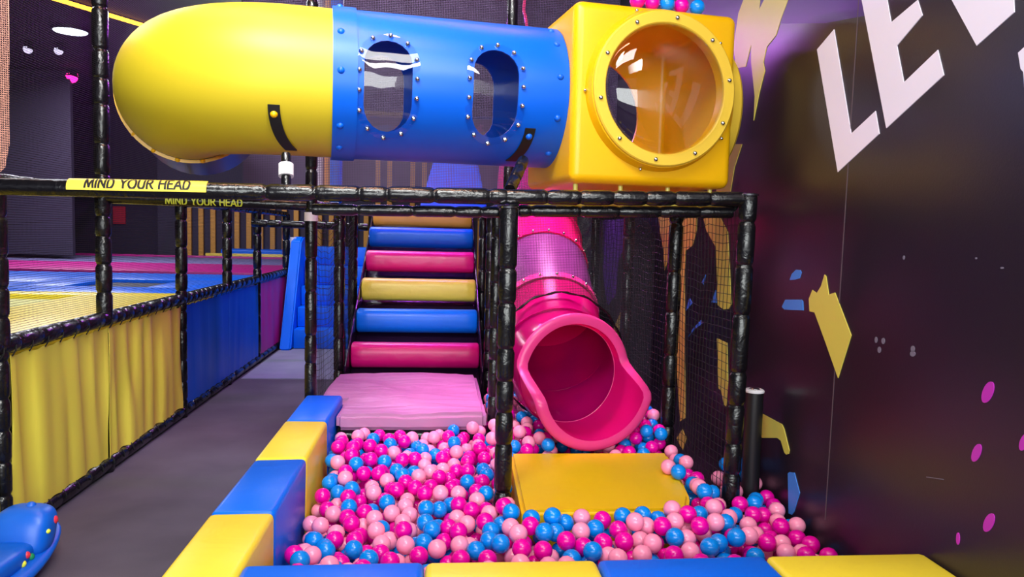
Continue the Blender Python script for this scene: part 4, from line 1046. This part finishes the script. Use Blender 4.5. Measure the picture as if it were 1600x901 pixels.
# a few strays lying on the mat and on the box
for x, y in ((1.185, 3.52), (1.16, 3.60)): balls.append((x, y, 0.372 + BRD))
nb = len(balls); BA = np.array(balls); colr = [0] * nb
for i in range(nb): colr[i] = rb.choices((0, 1, 2), (0.36, 0.39, 0.25))[0]
# how much of each ball the photograph shows
C0 = np.array(CAM); vec = BA - C0; dist = np.linalg.norm(vec, axis=1)
offs = [(0, 0)] + [(0.75 * math.cos(t), 0.75 * math.sin(t)) for t in [k * PI / 4 for k in range(8)]]
RG, UP = np.array(RGT), np.array(UPV); F_ = np.array(FWD)
vis = np.zeros(nb)
depth = vec @ F_; pxs = 800 + FPX * (vec @ RG) / depth; pys = 450.5 - FPX * (vec @ UP) / depth
for (a, b) in offs:
    tp = BA + (RG * a + UP * b) * BRD - vec / dist[:, None] * BRD * 0.6
    dv = tp - C0; dl = np.linalg.norm(dv, axis=1); dn = dv / dl[:, None]
    for i0 in range(0, nb, 400):
        d_ = dn[i0:i0 + 400]; tca = d_ @ vec.T; d2 = (dist ** 2)[None, :] - tca ** 2
        hit = (d2 < (BRD * 0.98) ** 2) & (tca - np.sqrt(np.maximum(BRD ** 2 - d2, 0)) < dl[i0:i0 + 400, None] - 0.004)
        idx = np.arange(i0, min(i0 + 400, nb)); hit[np.arange(len(idx)), idx] = False
        ok = ~hit.any(axis=1)
        # front edge hides whatever is seen under its back top edge
        t_ = (2.362 - C0[1]) / d_[:, 1]; ok &= (C0[2] + d_[:, 2] * t_) > 0.5
        t_ = (BX1 - C0[0]) / np.where(np.abs(d_[:, 0]) < 1e-6, 1e-6, d_[:, 0]); zz = C0[2] + d_[:, 2] * t_; hb = (t_ > 0) & (t_ < dl[i0:i0 + 400]) & (zz < 0.5); ok &= ~hb
        vis[idx] += ok
score = vis / 9 / dist ** 2; score[(pxs < 0) | (pxs > 1600) | (pys > 901)] = 0
order = np.argsort(-score); NI = 286
chosen = set(int(i) for i in order[:NI])
def ball_mesh(nm, m, sub=3):
    bm = bmesh.new(); bmesh.ops.create_icosphere(bm, subdivisions=sub, radius=BRD)
    for f in bm.faces: f.smooth = True
    me = bpy.data.meshes.new(nm); bm.to_mesh(me); bm.free(); me.materials.append(m); return me
CN = ['pale pink', 'hot magenta', 'bright blue']; CM = [m_ballp, m_ballm, m_ballb]
BM = [ball_mesh('ball', m, 4) for m in CM]
def zone(x, y, z):
    if z > 1.5: return 'on top of the yellow box'
    if z > 0.372 + BRD - 0.001 and in_poly(x, y, matp, 0.0): return 'on the edge of the golden mat'
    if (x - 0.313) ** 2 + (y - 3.4) ** 2 < 0.17 ** 2: return 'around the foot of the thick centre post'
    if x < 0.29:
        if x < BX1 + 0.13: return 'right against the side edge of foam blocks'
        if y > 4.25: return 'right under the front edge of the pink pad'
        if y < 2.62: return 'in the front row behind the left blue edge block'
        if y < 2.85: return 'in the front left of the pit just behind the foam edge'
        if y < 3.5: return 'in the middle left of the pit, left of the centre post'
        return 'in the back left of the pit below the pink pad'
    if y > 3.95: return 'beside the mouth of the pink slide'
    if x < 1.12:
        if y > 2.98: return 'leaning on the front edge of the golden mat'
        return 'in the front row below the golden mat'
    if y > 3.2: return 'right of the golden mat by the net'
    return 'in the front right of the pit against the dark wall'
def put_ball(p, c):
    o = bpy.data.objects.new('ball', BM[c]); COL.objects.link(o); o.location = p; o.rotation_euler = (rb.uniform(0, 6), rb.uniform(0, 6), 0)
    zn = zone(*p); tag(o, CN[c] + ' plastic ball ' + zn, 'ball', CN[c] + ' balls ' + zn)
for i in sorted(chosen): put_ball(tuple(balls[i]), colr[i])
# all the other balls as one uncountable mass
bm = bmesh.new(); bmesh.ops.create_icosphere(bm, subdivisions=2, radius=1); tv = np.array([v.co[:] for v in bm.verts]) * BRD; tf = np.array([[v.index for v in f.verts] for f in bm.faces]); bm.free()
rest_i = [i for i in range(nb) if i not in chosen]
V = (BA[rest_i][:, None, :] + tv[None]).reshape(-1, 3); Fc = (tf[None] + (np.arange(len(rest_i)) * len(tv))[:, None, None]).reshape(-1)
me = bpy.data.meshes.new('ball_mass'); me.vertices.add(len(V)); me.vertices.foreach_set('co', V.astype(np.float32).ravel())
nf = len(rest_i) * len(tf); me.loops.add(nf * 3); me.loops.foreach_set('vertex_index', Fc.astype(np.int32)); me.polygons.add(nf)
me.polygons.foreach_set('loop_start', np.arange(0, nf * 3, 3, dtype=np.int32)); me.polygons.foreach_set('loop_total', np.full(nf, 3, dtype=np.int32))
for m in CM: me.materials.append(m)
me.polygons.foreach_set('material_index', np.repeat(np.array([colr[i] for i in rest_i], dtype=np.int32), len(tf)))
me.polygons.foreach_set('use_smooth', np.ones(nf, dtype=bool)); me.update(calc_edges=True); me.validate()
o = bpy.data.objects.new('ball_mass', me); COL.objects.link(o)
tag(o, 'pink, magenta and blue plastic balls filling the deeper and farther parts of the pit', 'balls', None, 'stuff')
for (x, d_), c in zip(((0.34, 0.06), (0.42, 0.062), (0.50, 0.06), (0.58, 0.064), (0.665, 0.06)), (1, 1, 2, 1, 2)):
    p = BP(x, d_, BH + BRD + 0.0005); put_ball((p.x, p.y, p.z), c)
print('balls', nb, 'chosen', len(chosen))
